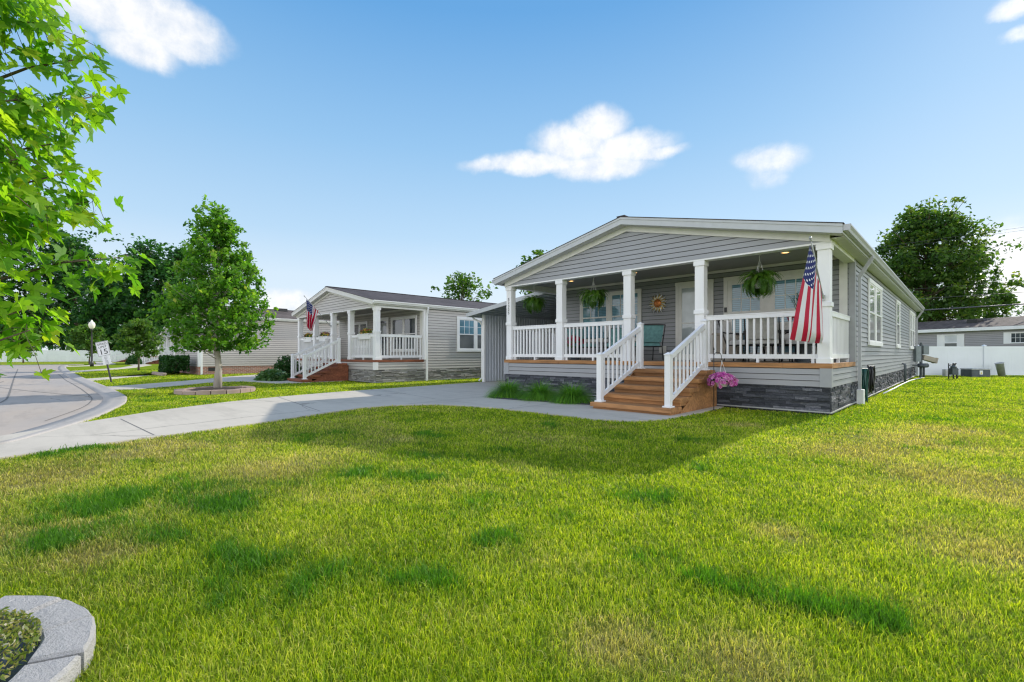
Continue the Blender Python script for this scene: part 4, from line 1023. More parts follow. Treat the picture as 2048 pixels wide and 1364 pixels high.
# ------------------------------------------------------------------ the near maple whose leaves hang into the frame
def palm_leaf():
    """five-lobed leaf outline, base at the origin, tip along +x"""
    pts = []
    lobes = [(-118,.46,.16),(-56,.84,.24),(0,1.0,.30),(56,.84,.24),(118,.46,.16)]
    seq = [(0,0)]
    for i, (a, r, notch) in enumerate(lobes):
        a = R(a)
        for da, rr in ((-.42,.56),(-.30,.74),(-.18,.72),(0,1.0),(.18,.72),(.30,.74),(.42,.56)):
            seq.append((math.cos(a+da)*r*rr, math.sin(a+da)*r*rr))
        if i < 4: b = R((lobes[i][0]+lobes[i+1][0])/2); seq.append((math.cos(b)*.31, math.sin(b)*.31))
    return np.array(seq)*1.0
def near_maple():
    rng = np.random.default_rng(8); base = Vector((-.75, -10.85, .04))
    root = thing('maple_tree', 'near maple with bright lobed leaves hanging in at the left edge', 'tree', base)
    tb = MB(); tb.tube([(0,0,-.05),(.01,.01,.6),(-.02,.02,1.4),(0,0,2.3),(.02,-.02,3.3)], [.055,.045,.04,.03,.012], 10)
    shape = palm_leaf(); shape[:,0] += .0; ns = len(shape)
    tris = []
    # tips: (pixel-measured direction, depth, leaves along the outer part)
    br = [((250,545),1.85,60,1.35,(40,575)),((205,130),1.75,34,1.9,None),((150,60),1.65,50,2.2,None),((60,30),1.6,60,2.3,None),((232,205),1.9,52,1.75,None),((150,230),1.7,70,1.8,None),((60,210),1.6,60,1.8,None),((150,300),1.75,64,1.65,None),((60,330),1.6,64,1.6,None),((170,360),1.8,40,1.5,None),((225,415),1.9,52,1.45,None),((130,420),1.7,64,1.45,None),((40,450),1.6,64,1.4,None),((70,650),1.6,44,1.05,None),((85,690),1.55,24,.98,None),((20,575),1.55,44,1.1,None),((10,620),1.5,46,.95,None),((30,120),1.6,24,2.0,None),((10,260),1.5,60,1.7,None),((10,390),1.5,60,1.5,None),((0,10),1.5,60,2.4,None),((120,10),1.7,40,2.4,None)]
    br += [((-140,60),1.5,60,2.3,None),((-160,220),1.5,60,1.9,None),((-160,380),1.5,60,1.6,None),((-150,540),1.5,60,1.2,None),((-300,-120),1.45,60,2.6,None),((-520,100),1.6,60,2.2,None),((-560,350),1.6,60,1.7,None)]
    V, rn = [], []
    for (uv, dp, nl, hz, via) in br:
        tip = at_depth(uv[0]-((12 if uv[1] > 500 else 46) if uv[0] > 100 else 25), uv[1]-(30 if uv[1] > 500 else 12), dp)-base; h0 = max(.7, min(2.9, hz-.25))
        p0 = Vector((0,0,h0)); mid = p0.lerp(tip, .55)+Vector((0,0,.06))
        pts = [p0, p0.lerp(mid,.5)+Vector((0,0,.03)), mid, mid.lerp(tip,.5)+Vector((0,0,.02)), tip]
        tb.tube(pts, [.011,.009,.006,.004,.002], 6)
        for k in range(int(nl*1.0)):
            s = .25+.78*(k+rng.random())/(nl*.85); s = s if rng.random() < .72 else rng.uniform(.82,1.03); s = min(s, 1.02); j = min(3, int(s*4)); q = pts[j].lerp(pts[j+1], s*4-j)
            pt = Vector(rng.normal(size=3)*(.026+.034*(1-abs(s-.6)))); pt.z -= .025
            c = q+pt; L = rng.uniform(.036, .068)*(1.0 if rng.random() < .85 else .6)
            if rng.random() < .30: tb.tube([q, q.lerp(c,.6)+Vector((0,0,.012)), c], .0011, 4)
            d = Vector((pt.x, pt.y, -.02)); d = (d.normalized() if d.length > 1e-5 else RT)*.7+Vector(rng.normal(size=3)*.35)+Vector((RT.x,RT.y,0))*.35; d.z = -abs(d.z)*.8-.35; d.normalize()
            nrm = Vector((rng.normal()*.5, rng.normal()*.5, 1.0)); nrm = (nrm-d*nrm.dot(d)).normalized(); w = nrm.cross(d)
            fold = rng.uniform(.05,.75); cv = rng.uniform(.05,.6); P = []
            for (a, b) in shape: P.append(c+(d*a+w*b)*L+nrm*(abs(b)*fold-cv*a*abs(a)-.15*b*b)*L)
            ctr = c+d*L*.28+nrm*(-.02)*L; r = np.clip(.06+.60*rng.random()+.25*(tip.z > 1.1)*rng.random()+(.25 if s > .93 and rng.random() < .25 else 0), 0, .96 if rng.random() < .03 else .90)
            for i in range(ns):
                V += [tuple(ctr), tuple(P[i]), tuple(P[(i+1) % ns])]; rn += [r*.96, r, r]
    tb.build('trunk', M['bark'], root, True)
    np_mesh('crown', np.array(V), 3, M['leaf_near'], root, {'rnd': np.array(rn)})
near_maple()

# ------------------------------------------------------------------ stone rings
def ring_stone(name, label, group, cx_, cy_, r0, r1, a0, a1, z0, z1, mat, rng):
    pts = []; k = 6
    j = lambda s: rng.uniform(-s, s)*.35
    for i in range(k+1): a = a0+(a1-a0)*i/k; pts.append(((r1+j(.008))*math.cos(a), (r1+j(.008))*math.sin(a)))
    for i in range(k, -1, -1): a = a0+(a1-a0)*i/k; pts.append(((r0+j(.006))*math.cos(a), (r0+j(.006))*math.sin(a)))
    am = (a0+a1)/2; rm = (r0+r1)/2; c = Vector((cx_+rm*math.cos(am), cy_+rm*math.sin(am), 0)); off = Vector((rm*math.cos(am), rm*math.sin(am)))
    m = MB(); n = len(pts); b = .012; loc = [Vector((p[0]-off.x, p[1]-off.y)) for p in pts]; ins = [p*(1-b/max(.05,p.length)) for p in loc]
    vs = [(p.x,p.y,z0) for p in loc]+[(p.x,p.y,z1-b) for p in loc]+[(p.x,p.y,z1+j(.003)) for p in ins]
    fs = [tuple(range(2*n, 3*n))]
    for q in (0, n): fs += [(q+i, q+(i+1)%n, q+n+(i+1)%n, q+n+i) for i in range(n)]
    m.add(vs, fs); o = m.build(name, M[mat]); o.location = c; return tag(o, label, 'edging stone', group)
rng_ = random.Random(5)
GS = 'pale edging stones round the near tree bed'
cx_, cy_, r_ = RING; n = 14; a_off = R(66.8)
for i in range(n):
    a0 = a_off+2*PI*i/n; a1 = a_off+2*PI*(i+1)/n; lift = [.085,.066,.09,.07,.08][i % 5]
    lb = {0: 'pale edging stone in the middle of the visible near rim, beside the dark blue mulch', 1: 'pale edging stone at the upper turn of the near tree bed, beside the ground cover', 2: 'pale edging stone at the top of the near tree bed, running off the frame edge', 13: 'lowest pale edging stone of the near tree bed, in the bottom corner of the frame'}.get(i, 'pale edging stone of the near tree bed, round its side away from the lawn')
    ring_stone('edging_stone', lb, GS, cx_, cy_, r_-.155, r_, a0+.012, a1-.012, -.03, lift+.012*math.sin(i*2.1), 'paver_pale', rng_)
m = MB(); m.lathe([(.54,.0),(.53,.022),(.3,.04),(.0001,.05)], (cx_,cy_,0), 40); tag(m.build('mulch', M['slag']), 'dark blue glassy mulch inside the near stone ring', kind='stuff')
rg = np.random.default_rng(3); n = 9000; a = rg.random(n)*2*PI; rr = .485*np.sqrt(rg.random(n)); C = np.stack([cx_+rr*np.cos(a)-.01, cy_+rr*np.sin(a)+.02, .05+rg.random(n)*.13*(1-(rr/.54)**2)+.03], 1)
o = foliage('ground_cover', C, .022, 'cover', None, rg, up=.2, aspect=.4); tag(o, 'fine pale flowering ground cover in the near stone ring', kind='stuff')
GR = 'red brown edging blocks round the lawn maple'
cx_, cy_, r_ = RING2[0]-.45, RING2[1]+.18, RING2[2]
n = 17
for i in range(n):
    ring_stone('edging_stone', 'small red brown edging block in the ring round the lawn maple', GR, cx_, cy_, r_-.24, r_, 2*PI*i/n+.012, 2*PI*(i+1)/n-.012, -.03, .105+.012*math.sin(i*1.7), 'paver_red', rng_)
m = MB(); m.lathe([(r_-.2,.0),(r_-.22,.07),(.4,.11),(.0001,.13)], (cx_,cy_,0), 28); tag(m.build('mulch', M['soil']), 'dark mulch under the lawn maple', kind='stuff')

# ------------------------------------------------------------------ ornamental grasses, shrubs, hosta
def grass_clump(name, label, loc, r, h, n, seed, group=None, lmat='tuft'):
    rng = np.random.default_rng(seed); root = thing(name, label, 'ornamental grass', loc, 0, group); V, rn = [], []
    for i in range(n):
        az = rng.random()*2*PI; lean = rng.random()**.55; L = h*rng.uniform(.85,1.2); b = np.array((math.cos(az),math.sin(az),0)); s0 = b*rng.random()*.13
        side = np.array((-b[1],b[0],0))*rng.uniform(.004,.008); r0 = rng.random()*.8+(.2 if rng.random() < .06 else 0); prev = None; q = s0.copy(); L = L*(.85+.35*lean); e0 = R(90-40*lean+rng.normal()*6); bend = R(45+120*lean)
        for k in range(8):
            t = k/7; ang = max(e0-bend*t**1.3, -1.35)
            if k: q = q+(b*math.cos(ang)+np.array((0,0,math.sin(ang))))*L/7; q[2] = max(q[2], .01)
            w = side*(1-t*.9)
            if prev is not None: V += [prev[0]-prev[1], prev[0]+prev[1], q+w, q-w]; rn += [r0*(.35+.65*max(0,t-.2)), r0*(.35+.65*max(0,t-.2)), r0*(.35+.65*t), r0*(.35+.65*t)]
            prev = (q.copy(), w)
    np_mesh('blades', np.array(V), 4, M[lmat], root, {'rnd': np.array(rn)}); return root
for i, (x, y, lb) in enumerate([(on_y(1017,800,-1.62).x,-1.62,'green fountain grass clump nearest the carport in the porch bed'), (on_y(1080,800,-1.55).x,-1.55,'middle green fountain grass clump in the porch bed'), (on_y(1144,800,-1.50).x,-1.50,'green fountain grass clump beside the cedar steps')]):
    grass_clump('fountain_grass', lb, (x,y,.01), .42, .63, 2200, 60+i, 'fountain grass clumps in the porch bed')
# bed edging
m = MB(); bp = smooth_poly([(p[0], p[1], .03) for p in BED1[:9]], 4); m.tube(bp, .028, 8); tag(m.build('bed_edging', M['black']), 'black rubber edging curving round the porch bed', 'bed edging')
def shrub(name, label, cat, loc, dims, n, leaf, lmat, seed, group=None, boxy=.0, up=.5, rn=None):
    rng = np.random.default_rng(seed); root = thing(name, label, cat, loc, 0, group); d = unit(rng.normal(size=(n,3))); d[:,2] = np.abs(d[:,2])*1.0
    rr = (1-rng.random((n,1))**2.2*.5); P = d*rr
    if boxy: q = rng.uniform(-1,1,(n,3)); q[:,2] = (q[:,2]+1)/2; ax_ = rng.integers(0,3,n); sg = np.where(rng.random(n)<.5,-1,1); 
    if boxy:
        for i in range(n): q[i,ax_[i]] = (1 if ax_[i] == 2 else sg[i])*(1-rng.random()*.12)
        P = P*(1-boxy)+q*boxy
    bl = 1+.12*np.sin(P[:,0]*9+seed)*np.cos(P[:,1]*8); C = P*np.array(dims)*bl[:,None]; C[:,2] += .03
    r = np.clip(.25+.5*C[:,2]/dims[2]*rng.random(n)+rng.normal(size=n)*.15, 0, 1)
    foliage('foliage', C, leaf, lmat, root, rng, r, up=up)
    m = MB()
    for k in range(6): a = rng.random()*6.28; m.tube([(0,0,-.02),(math.cos(a)*dims[0]*.3,math.sin(a)*dims[1]*.3,dims[2]*.5),(math.cos(a)*dims[0]*.6,math.sin(a)*dims[1]*.6,dims[2]*.8)], [.02,.014,.005], 5)
    m.build('stem', M['bark'], root); return root
shrub('shrub', 'round dark green shrub left of the red brown steps', 'shrub', (-20.25,-2.2,0), (.75,.6,1.0), 3200, .09, 'leaf_hedge', 81)
shrub('hosta', 'low variegated hosta clump before the dark shrub by the red brown steps', 'hosta', (-19.6,-3.0,0), (.95,.6,.42), 900, .22, 'leaf_hosta', 82, up=.9)
shrub('hedge', 'clipped dark hedge block beside the tan house corner', 'hedge', (-29.35,-4.75,.15), (1.1,.55,.85), 5200, .10, 'leaf_hedge', 83, boxy=.85)
shrub('shrub', 'small dark shrub against the tan house brick behind the hedge', 'shrub', (-31.6,-4.6,.0), (.6,.5,.7), 1500, .10, 'leaf_hedge', 84)
shrub('shrub', 'small round bush by the far white stair rails', 'shrub', (-62.0,-2.4,.0), (.9,.7,1.0), 1200, .16, 'leaf_hedge', 85)
m = MB()
for z in (0, .085): 
    for k in range(9): a = -1.45+k*.33; m.cbox(a+.165*(z>0), a+.31+.165*(z>0), -.78, -.62, z, z+.08, .012)
PW = m.build('planter_wall', M['paver_red']); PW.location = (-29.35,-4.75,0); tag(PW, 'low red block planter wall under the clipped hedge', 'planter wall')
# ------------------------------------------------------------------ flags
def make_flag(label, base, tip, plane, corners, group, seed, pole_mat='galv', amp=.05, plen=.92, fold_k=3.0):
    """corners: hoist top, hoist low, fly top (bottom left), fly low (bottom right) as surveyed points on the pole's vertical plane"""
    root = thing('flag', label, 'flag', base, 0, group); B = Vector(base); T = Vector(tip)
    m = MB(); m.tube([(0,0,0), T-B], [.013,.011], 8); m.ball(T-B, .026, 10, 8); d = (T-B).normalized(); m.tube([(T-B)-d*.06,(T-B)-d*.03], .019, 8); m.build('pole', M[pole_mat], root, True)
    m = MB(); m.box(-.03,.03,.0,.02,-.05,.05); m.tube([d*-.02, d*.10], .02, 8); m.build('bracket', M['galv'], root)
    h0, h1, f0, f1 = [plane(*c)-B for c in corners]; nrm = (h1-h0).cross(f0-h0).normalized(); rng = random.Random(seed); ph = rng.random()*6
    nu, nv = 78, 40; uvs = []
    def fn(a, b):
        w = .085*min(1, .25+b*1.3)
        aa = a+w*math.sin(2*PI*fold_k*a+ph)*(.6+.4*b)
        p = (h0.lerp(h1, aa)).lerp(f0.lerp(f1, aa), b)
        p = p+nrm*(amp*(.35+b)*math.cos(2*PI*fold_k*a+ph+.6*b))
        p = p+(f1-f0).normalized()*(.03*math.sin(b*5+1)*b)
        if b > .8:
            t = (b-.8)/.2; p = p+(f1-f0)*(.20*t*t)+Vector((0,0,.16*t*t*a*0.6-.05*t*(1-a)))+nrm*(.10*t*t)
        uvs.append((a, b)); return p
    m = MB(); m.grid(fn, nu, nv); o = m.build('cloth', M['flag'], root, True)
    uv = o.data.uv_layers.new(name='cloth')
    for lp in o.data.loops: uv.data[lp.index].uv = uvs[lp.vertex_index]
    return root
pl = lambda u, v: on_x(u, v, -.105)
make_flag('American flag hanging on an angled pole from the right porch post of the grey house', (-.105, -.035, 2.20), tuple(on_x(1621,476,-.105)), pl, [(1622,488), (1640,574), (1594,668), (1641,692)], 'flags on the porches', 2, 'galv', .045, fold_k=1.6)
H2M = Matrix.Translation((-14.74,-.909,-.02)) @ Matrix.Rotation(-.026, 4, 'Z')
xp = (H2M @ Vector((-4.05,0,0))).x
pl2 = lambda u, v: on_x(u, v, xp)
make_flag('American flag hanging on an angled pole from a porch post of the beige house', tuple(H2M @ Vector((-4.05,-.035,2.42))), tuple(on_x(608.6,592,xp)), pl2, [(612,598), (636.5,621), (615.5,650), (624,664)], 'flags on the porches', 5, 'galv', .06)

# ------------------------------------------------------------------ hanging ferns
def fern(label, x, y, ztop, zc, rad, seed, group='ferns hanging from the grey porch'):
    rng = np.random.default_rng(seed); root = thing('hanging_fern', label, 'fern', (x, y, zc), 0, group)
    m = MB(); m.lathe([(.075,-.12),(.115,-.03),(.125,.03),(.13,.04),(.12,.045),(.11,.03)], (0,0,-.03), 20); m.lathe([(.0001,.0),(.112,.0)], (0,0,0), 20); pot = m.build('pot', M['pot_white'], root)
    m = MB(); h = ztop-zc
    hk = [(0,0,h-.16)]+[(0,0,h-.12)]+[(.035*math.sin(a)*1.0, 0, h-.05-.035*math.cos(a)*1.0) for a in [R(q) for q in (20,70,120,170,220,270,300)]]
    m.tube([(0,0,h-.18),(0,0,h-.10)]+[(.032*math.cos(R(q))-.0, 0, h-.06+.035*math.sin(R(q))) for q in (-80,-40,0,45,90,135,180)], .006, 6)
    for k in range(3): a = 2*PI*k/3; m.tube([(.118*math.cos(a),.118*math.sin(a),.02),(0,0,h-.17)], .0035, 5)
    m.build('hanger', M['pot_white'], root, True)
    V, rn = [], []
    for i in range(150):
        az = rng.random()*2*PI; el = R(rng.uniform(-15,84)); L = rad*rng.uniform(.95,1.45); b = np.array((math.cos(az),math.sin(az),0)); side0 = np.array((-b[1],b[0],0)); r0 = rng.random(); n = 15
        prev = None
        for k in range(n+1):
            t = k/n; ang = el-t*t*R(rng.uniform(95,120)) if k == 0 else ang0-t**1.1*R(135)
            if k == 0: ang0 = el; q = b*.04+np.array((0,0,.02)); ang = el
            else: q = q+(b*math.cos(ang)+np.array((0,0,math.sin(ang))))*L/n
            if k > 1:
                w = .047*math.sin(PI*min(1,t*.93+.07))**.7*rng.uniform(.8,1.2); ahead = (b*math.cos(ang)+np.array((0,0,math.sin(ang))))
                upv = np.cross(ahead, side0)
                for sg in (1,-1):
                    s_ = side0*sg; tip = q+s_*w+ahead*.018-np.array((0,0,abs(w)*.30)); rt = q+ahead*.011; rb = q-ahead*.011
                    V += [rb, rt, tip+ahead*.006, tip-ahead*.006]; r = np.clip(.15+.6*r0+.25*rng.random()+.2*(q[2] > 0), 0, 1); rn += [r*.8, r*.8, r, r]
    np_mesh('fronds', np.array(V), 4, M['fern'], root, {'rnd': np.array(rn)}); return root
p = on_y(1068, 604, .42); fern('fern in a white pot hanging at the left end of the grey porch', p.x, p.y, 3.33, p.z, .36, 11)
p = on_y(1187, 592, .42); fern('fern in a white pot hanging before the left porch window', p.x, p.y, 3.33, p.z, .40, 12)
p = on_y(1519, 562, .42); fern('largest fern, hanging before the right patio door', p.x, p.y, 3.33, p.z, .39, 13)

# ------------------------------------------------------------------ shepherd hook and petunia basket
hx, hy = -1.80, -.86
HK = thing('shepherd_hook', 'slim black shepherd hook standing beside the cedar steps', 'plant hook', (hx,hy,0))
m = MB(); m.tube([(0,0,-.05),(0,0,1.24)], .008, 7); m.ball((0,0,1.245), .016); m.tube([(0,0,1.235),(0,0,1.30)], [.014,.002], 7)
arc = [(0,0,1.10)]+[(.075-.075*math.cos(a), .0, 1.10+.085*math.sin(a)) for a in [R(k) for k in range(15,181,15)]]+[(.15,0,1.03),(.165,0,1.01),(.178,0,1.03)]
m.tube(arc, .006, 7); m.tube([(-.09,0,-.02),(.0,0,.05),(.09,0,-.02)], .006, 6); m.build('pole', M['black'], HK, True)
HK.rotation_euler = (0,0,YAW)
bx, by = hx+.16*RT.x, hy+.16*RT.y; bz = .60
BK = thing('hanging_basket', 'white basket of pink and purple petunias on the shepherd hook', 'flower basket', (bx,by,bz))
m = MB(); m.lathe([(.085,-.10),(.13,.0),(.135,.02),(.12,.02)], (0,0,0), 18); m.lathe([(.0001,.0),(.125,.0)], (0,0,.005), 18); m.build('pot', M['pot_white'], BK)
m = MB()
for k in range(3): a = 2*PI*k/3+.4; m.tube([(.13*math.cos(a),.13*math.sin(a),.01),(0,0,.40)], .004, 5)
m.tube([(0,0,.39),(0,0,.43)], .007, 6); m.build('hanger', M['pot_white'], BK)
def blooms(name, root, n, dims, size, mat, seed, lo=-.6, down=0.0):
    rng = np.random.default_rng(seed); V, rn = [], []
    for i in range(n):
        d = rng.normal(size=3); d /= np.linalg.norm(d); 
        if d[2] < lo: d[2] = -d[2]
        c = d*np.array(dims)*rng.uniform(.86,1.05); c[2] -= down*(c[0]**2+c[1]**2)/(dims[0]**2); N = unit(d+rng.normal(size=3)*.35); u = np.cross(N,(0,0,1.0)); u = u/max(1e-6,np.linalg.norm(u)); w = np.cross(N,u); r0 = rng.random(); s = size*rng.uniform(.7,1.2)
        for k in range(5):
            a = 2*PI*k/5; a2 = a+2*PI/5; am = (a+a2)/2; pt = lambda q,r,o: c+(u*math.cos(q)+w*math.sin(q))*r+N*o
            V += [c-N*s*.3, pt(a+.12,s*.85,0), pt(am,s*1.05,.0), pt(a2-.12,s*.85,0)]; rn += [r0*.4, r0, min(1,r0+.15), r0]
    return np_mesh(name, np.array(V), 4, M[mat], root, {'rnd': np.array(rn)})
rg = np.random.default_rng(9); n = 900; d = unit(rg.normal(size=(n,3))); d[:,2] = np.abs(d[:,2])*1.2-.35; foliage('leaves', d*np.array((.23,.23,.13))*rg.uniform(.7,1,(n,1))+(0,0,.03), .04, 'leaf_mid', BK, rg)
blooms('blooms', BK, 260, (.27,.27,.185), .036, 'petunia', 10, -.5)

# ------------------------------------------------------------------ window boxes on the beige porch rails
def rail_box(label, x, L, seed):
    o = H2M @ Vector((x, .10, 1.86)); root = thing('rail_planter', label, 'flower box', o, -.026, 'white flower boxes on the beige porch rails')
    m = MB(); m.prism_x([(-.09,.10),(.13,.10),(.10,-.10),(-.06,-.10)], -L/2, L/2); m.cbox(-L/2-.02,L/2+.02,-.11,.15,.10,.125,.005); m.build('planter', M['white'], root)
    rg = np.random.default_rng(seed); n = 420; C = rg.normal(size=(n,3))*(L*.26,.06,.06)+(0,.02,.20); foliage('leaves', C, .05, 'leaf_mid', root, rg)
    b = blooms('blooms', root, 46, (L*.5,.10,.17), .045, 'bloom_mixed', seed+1, -.1); b.location = (0,.02,.16)
rail_box('white flower box with yellow blooms at the left end of the beige porch rail', -6.95, .95, 21)
rail_box('white flower box with taller purple blooms by the beige porch flag', -5.0, .95, 23)
rail_box('white flower box on the beige porch rail right of the red brown steps', -1.05, .95, 25)

# ------------------------------------------------------------------ porch furniture on the grey house (deck height .97)
DK = .972
def chair(label, x, y, rz, cushion='teal', group='dark metal porch chairs', h=.92):
    root = thing('porch_chair', label, 'chair', (x, y, DK), rz, group); w, dp = .32, .30
    # faces -y
    m = MB(); m.cbox(-w+.02,w-.02,-dp,dp-.04,.40,.50,.03); m.build('seat', M[cushion], root)
    m = MB(); f = lambda a,b: (-w+.03+(2*w-.06)*a, dp-.06+.16*b+.035*math.sin(b*PI)+.02*math.cos(a*6.28), .50+.46*b)
    g = lambda a,b: (-w+.03+(2*w-.06)*a, dp+.02+.16*b+.01*math.sin(b*PI), .50+.46*b)
    m.grid(f, 8, 8); m.grid(g, 8, 8)
    for b in (0,1): m.quad(f(0,b),f(1,b),g(1,b),g(0,b))
    for a in (0,1):
        for k in range(8): m.quad(f(a,k/8),f(a,(k+1)/8),g(a,(k+1)/8),g(a,k/8))
    m.build('backrest', M[cushion], root)
    m = MB(); m.tube([(-w,-dp,.38),(w,-dp,.38),(w,dp,.38),(-w,dp,.38)], .014, 6, True)
    for s in (-1,1): m.tube([(s*w,dp,.38),(s*w,dp+.06,.55),(s*w,dp+.14,.78),(s*w,dp+.20,.97)], .014, 6)
    m.tube([(-w,dp+.20,.97),(w,dp+.20,.97)], .014, 6); m.build('frame', M['black'], root, True)
    for s in (-1,1):
        for yy, oy in ((-dp,-.05),(dp,.07)):
            m = MB(); m.tube([(s*w,yy,.39),(s*w,yy+oy*.4,.2),(s*w,yy+oy,0)], .014, 6); m.build('leg', M['black'], root, True)
        m = MB(); m.tube([(s*w,-dp,.38),(s*w,-dp-.02,.60),(s*w,-dp+.06,.645),(s*w,dp-.02,.66),(s*w,dp+.12,.70)], .015, 6); m.build('armrest', M['black'], root, True)
    return root
def table(label, x, y, w, d, h, mat='black', name='porch_table', group=None):
    root = thing(name, label, 'table', (x,y,DK), 0, group); m = MB(); m.cbox(-w/2,w/2,-d/2,d/2,h-.035,h,.01); m.build('tabletop', M[mat], root)
    for sx in (-1,1):
        for sy in (-1,1): m = MB(); m.tube([(sx*(w/2-.06),sy*(d/2-.06),h-.03),(sx*(w/2-.05),sy*(d/2-.05),h*.5),(sx*(w/2-.0),sy*(d/2-.0),0)], .018, 6); m.build('leg', M[mat if mat != 'white' else 'white'], root, True)
    return root
p = on_y(1292, 700, 1.75)
chair('teal cushioned porch chair right of the middle post, turned to the side', p.x+.02, 1.75, -PI/2-.70, 'teal')
chair('teal cushioned porch chair behind the left railing under the window', -5.75, 1.95, .35, 'teal')
chair('teal cushioned porch chair behind the left railing near the red flowers', -6.75, 1.65, 1.2, 'teal')
table('small white side table between the teal chairs', -5.2, 1.9, .5, .5, .50, 'white', 'side_table')
PT = thing('flower_pot', 'pot of red geraniums behind the left porch railing', 'flower pot', (on_y(1150,680,1.3).x, 1.3, DK))
m = MB(); m.lathe([(.13,0),(.20,.34),(.21,.36),(.18,.36)], (0,0,0), 18); m.lathe([(.0001,.33),(.185,.33)], (0,0,0), 18); m.build('pot', M['dark_grey'], PT)
rg = np.random.default_rng(31); n = 420; foliage('leaves', unit(rg.normal(size=(n,3)))*(.26,.26,.2)*rg.uniform(.6,1,(n,1))+(0,0,.5), .06, 'leaf_mid', PT, rg); b = blooms('blooms', PT, 90, (.30,.30,.26), .045, 'bloom_red', 32, -.2); b.location = (0,0,.48)
# dining set before the patio door
table('black metal dining table on the right of the porch', -1.35, 1.45, 1.0, .9, .70, 'black', 'dining_table')
GC = 'black metal dining chairs with pale cushions'
for (x, y, rz, lb) in [(-1.95,1.45,PI/2,'pale cushioned metal chair at the left side of the dining table'), (-.75,1.5,-PI/2,'pale cushioned metal chair at the right side of the dining table'), (-1.35,.75,PI+.2,'pale cushioned metal chair at the front of the dining table, back to the railing'), (-1.3,2.12,0,'pale cushioned metal chair at the back of the dining table by the patio door')]:
    chair(lb, x, y, rz, 'cushion', GC)
m = MB(); 
for k in range(3): m.cbox(-.14,.14,-.1,.1,k*.035,k*.035+.032,.01)
o = m.build('towel', M['blue_cloth']); q = on_y(1533,683,1.25); o.location = (q.x, 1.2, DK+.702); tag(o, 'folded blue towel on the black dining table', 'towel')
BX = thing('storage_box', 'tan storage box below the left leaf of the patio door', 'storage box', (-2.62, 2.25, DK))
m = MB(); m.cbox(-.30,.30,-.24,.24,.0,.66,.015); m.build('body', M['tan_box'], BX); m = MB(); m.cbox(-.32,.32,-.26,.26,.665,.715,.012); m.build('lid', M['tan_box'], BX)
PP = thing('potted_plant', 'tall dark strap leaved plant with red flowers behind the flag', 'plant', (on_y(1606,600,1.9).x, 1.9, DK))
m = MB(); m.lathe([(.14,0),(.20,.75),(.21,.78),(.18,.78)], (0,0,0), 16); m.lathe([(.0001,.74),(.185,.74)], (0,0,0), 16); m.build('pot', M['dark_grey'], PP)
rg = np.random.default_rng(41); V, rn = [], []
for i in range(26):
    az = rg.random()*2*PI; b = np.array((math.cos(az),math.sin(az),0)); s = np.array((-b[1],b[0],0)); L = rg.uniform(.35,.65); prev = None
    for k in range(6):
        t = k/5; q = b*L*t*.75+np.array((0,0,.76+.75*L*1.5*math.sin(t*2.2)*.8+.3*t)); w = s*.02*(1-t*.85)
        if prev: V += [prev[0]-prev[1], prev[0]+prev[1], q+w, q-w]; rn += [.1]*4
        prev = (q, w)
np_mesh('leaves', np.array(V), 4, M['leaf_hedge'], PP, {'rnd': np.array(rn)}); b = blooms('blooms', PP, 40, (.2,.2,.12), .045, 'bloom_red', 42, -.2); b.location = (-.1,-.1,.98)

# sun shaped wall plaque
SP = thing('sun_plaque', 'copper sun face with silver and yellow rays on the porch wall', 'wall ornament', (-4.70, 2.55, 2.64))
m = MB(); m.ball((0,-.03,0), .125, 20, 12, (1,.35,1)); m.ball((0,-.075,-.01), .02, 8, 6, (.8,.9,1.6))
for s in (-1,1): m.ball((s*.045,-.068,.03), .018, 8, 6, (1.2,.5,.7)); m.ball((s*.06,-.055,-.03), .026, 8, 6, (1,.5,1))
m.tube([(-.045,-.068,-.055),(0,-.078,-.068),(.045,-.068,-.055)], .007, 6); m.build('face', M['copper'], SP, True)
for nm, mt, n, r1, off in (('ray','brass',14,.25,0), ('ray','silver',14,.31,.5)):
    m = MB()
    for k in range(n):
        a = 2*PI*(k+off)/n; d = Vector((math.cos(a),0,math.sin(a))); s = Vector((-d.z,0,d.x)); pts = [d*.11, d*(.11+(r1-.11)*.35)+s*.018, d*(.11+(r1-.11)*.7)-s*.014, d*(r1*(1+.12*(k%2)))+s*.008]
        m.tube([p+Vector((0,-.02,0)) for p in pts], [.026,.025,.018,.003], 6)
    m.build('rays', M[mt], SP, True)

# ------------------------------------------------------------------ garden hose, pipes, meters (right side wall)
def hose(label, y, z, w, drop, mat, seed, n=8):
    rng = random.Random(seed); root = thing('garden_hose', label, 'hose', (.02, y, z), 0, 'coiled hoses on the side wall')
    m = MB(); m.box(-.02,.02,-.04,.04,-.02,.10); m.tube([(0,0,.04),(.10,0,.03),(.15,0,.05)], .012, 6); m.build('hanger', M['black'], root)
    m = MB()
    for k in range(n):
        ww = w*rng.uniform(.75,1.1); dd = drop*rng.uniform(.82,1.04); ox = .03+.10*k/n; pts = []
        for i in range(28):
            a = 2*PI*i/28; pts.append((ox+.015*math.sin(a*2+k), ww*math.sin(a)*(.55+.45*(1-math.cos(a))/2), .055-dd*(1-math.cos(a))/2+rng.uniform(-.004,.004)))
        m.tube(pts, .0135, 7, True)
    m.build('coil', M[mat], root, True)
hose('green garden hose coiled on a hanger beside the downspout', 3.42, .74, .20, .80, 'hose_green', 1, 8)
hose('black garden hose coiled on a hanger, farther along the wall', 4.55, .78, .22, .66, 'black', 2, 7)
GP = thing('utility_pipes', 'pair of slim dark pipes rising against the skirting under the side windows', 'pipes', (.10, 13.6, 0))
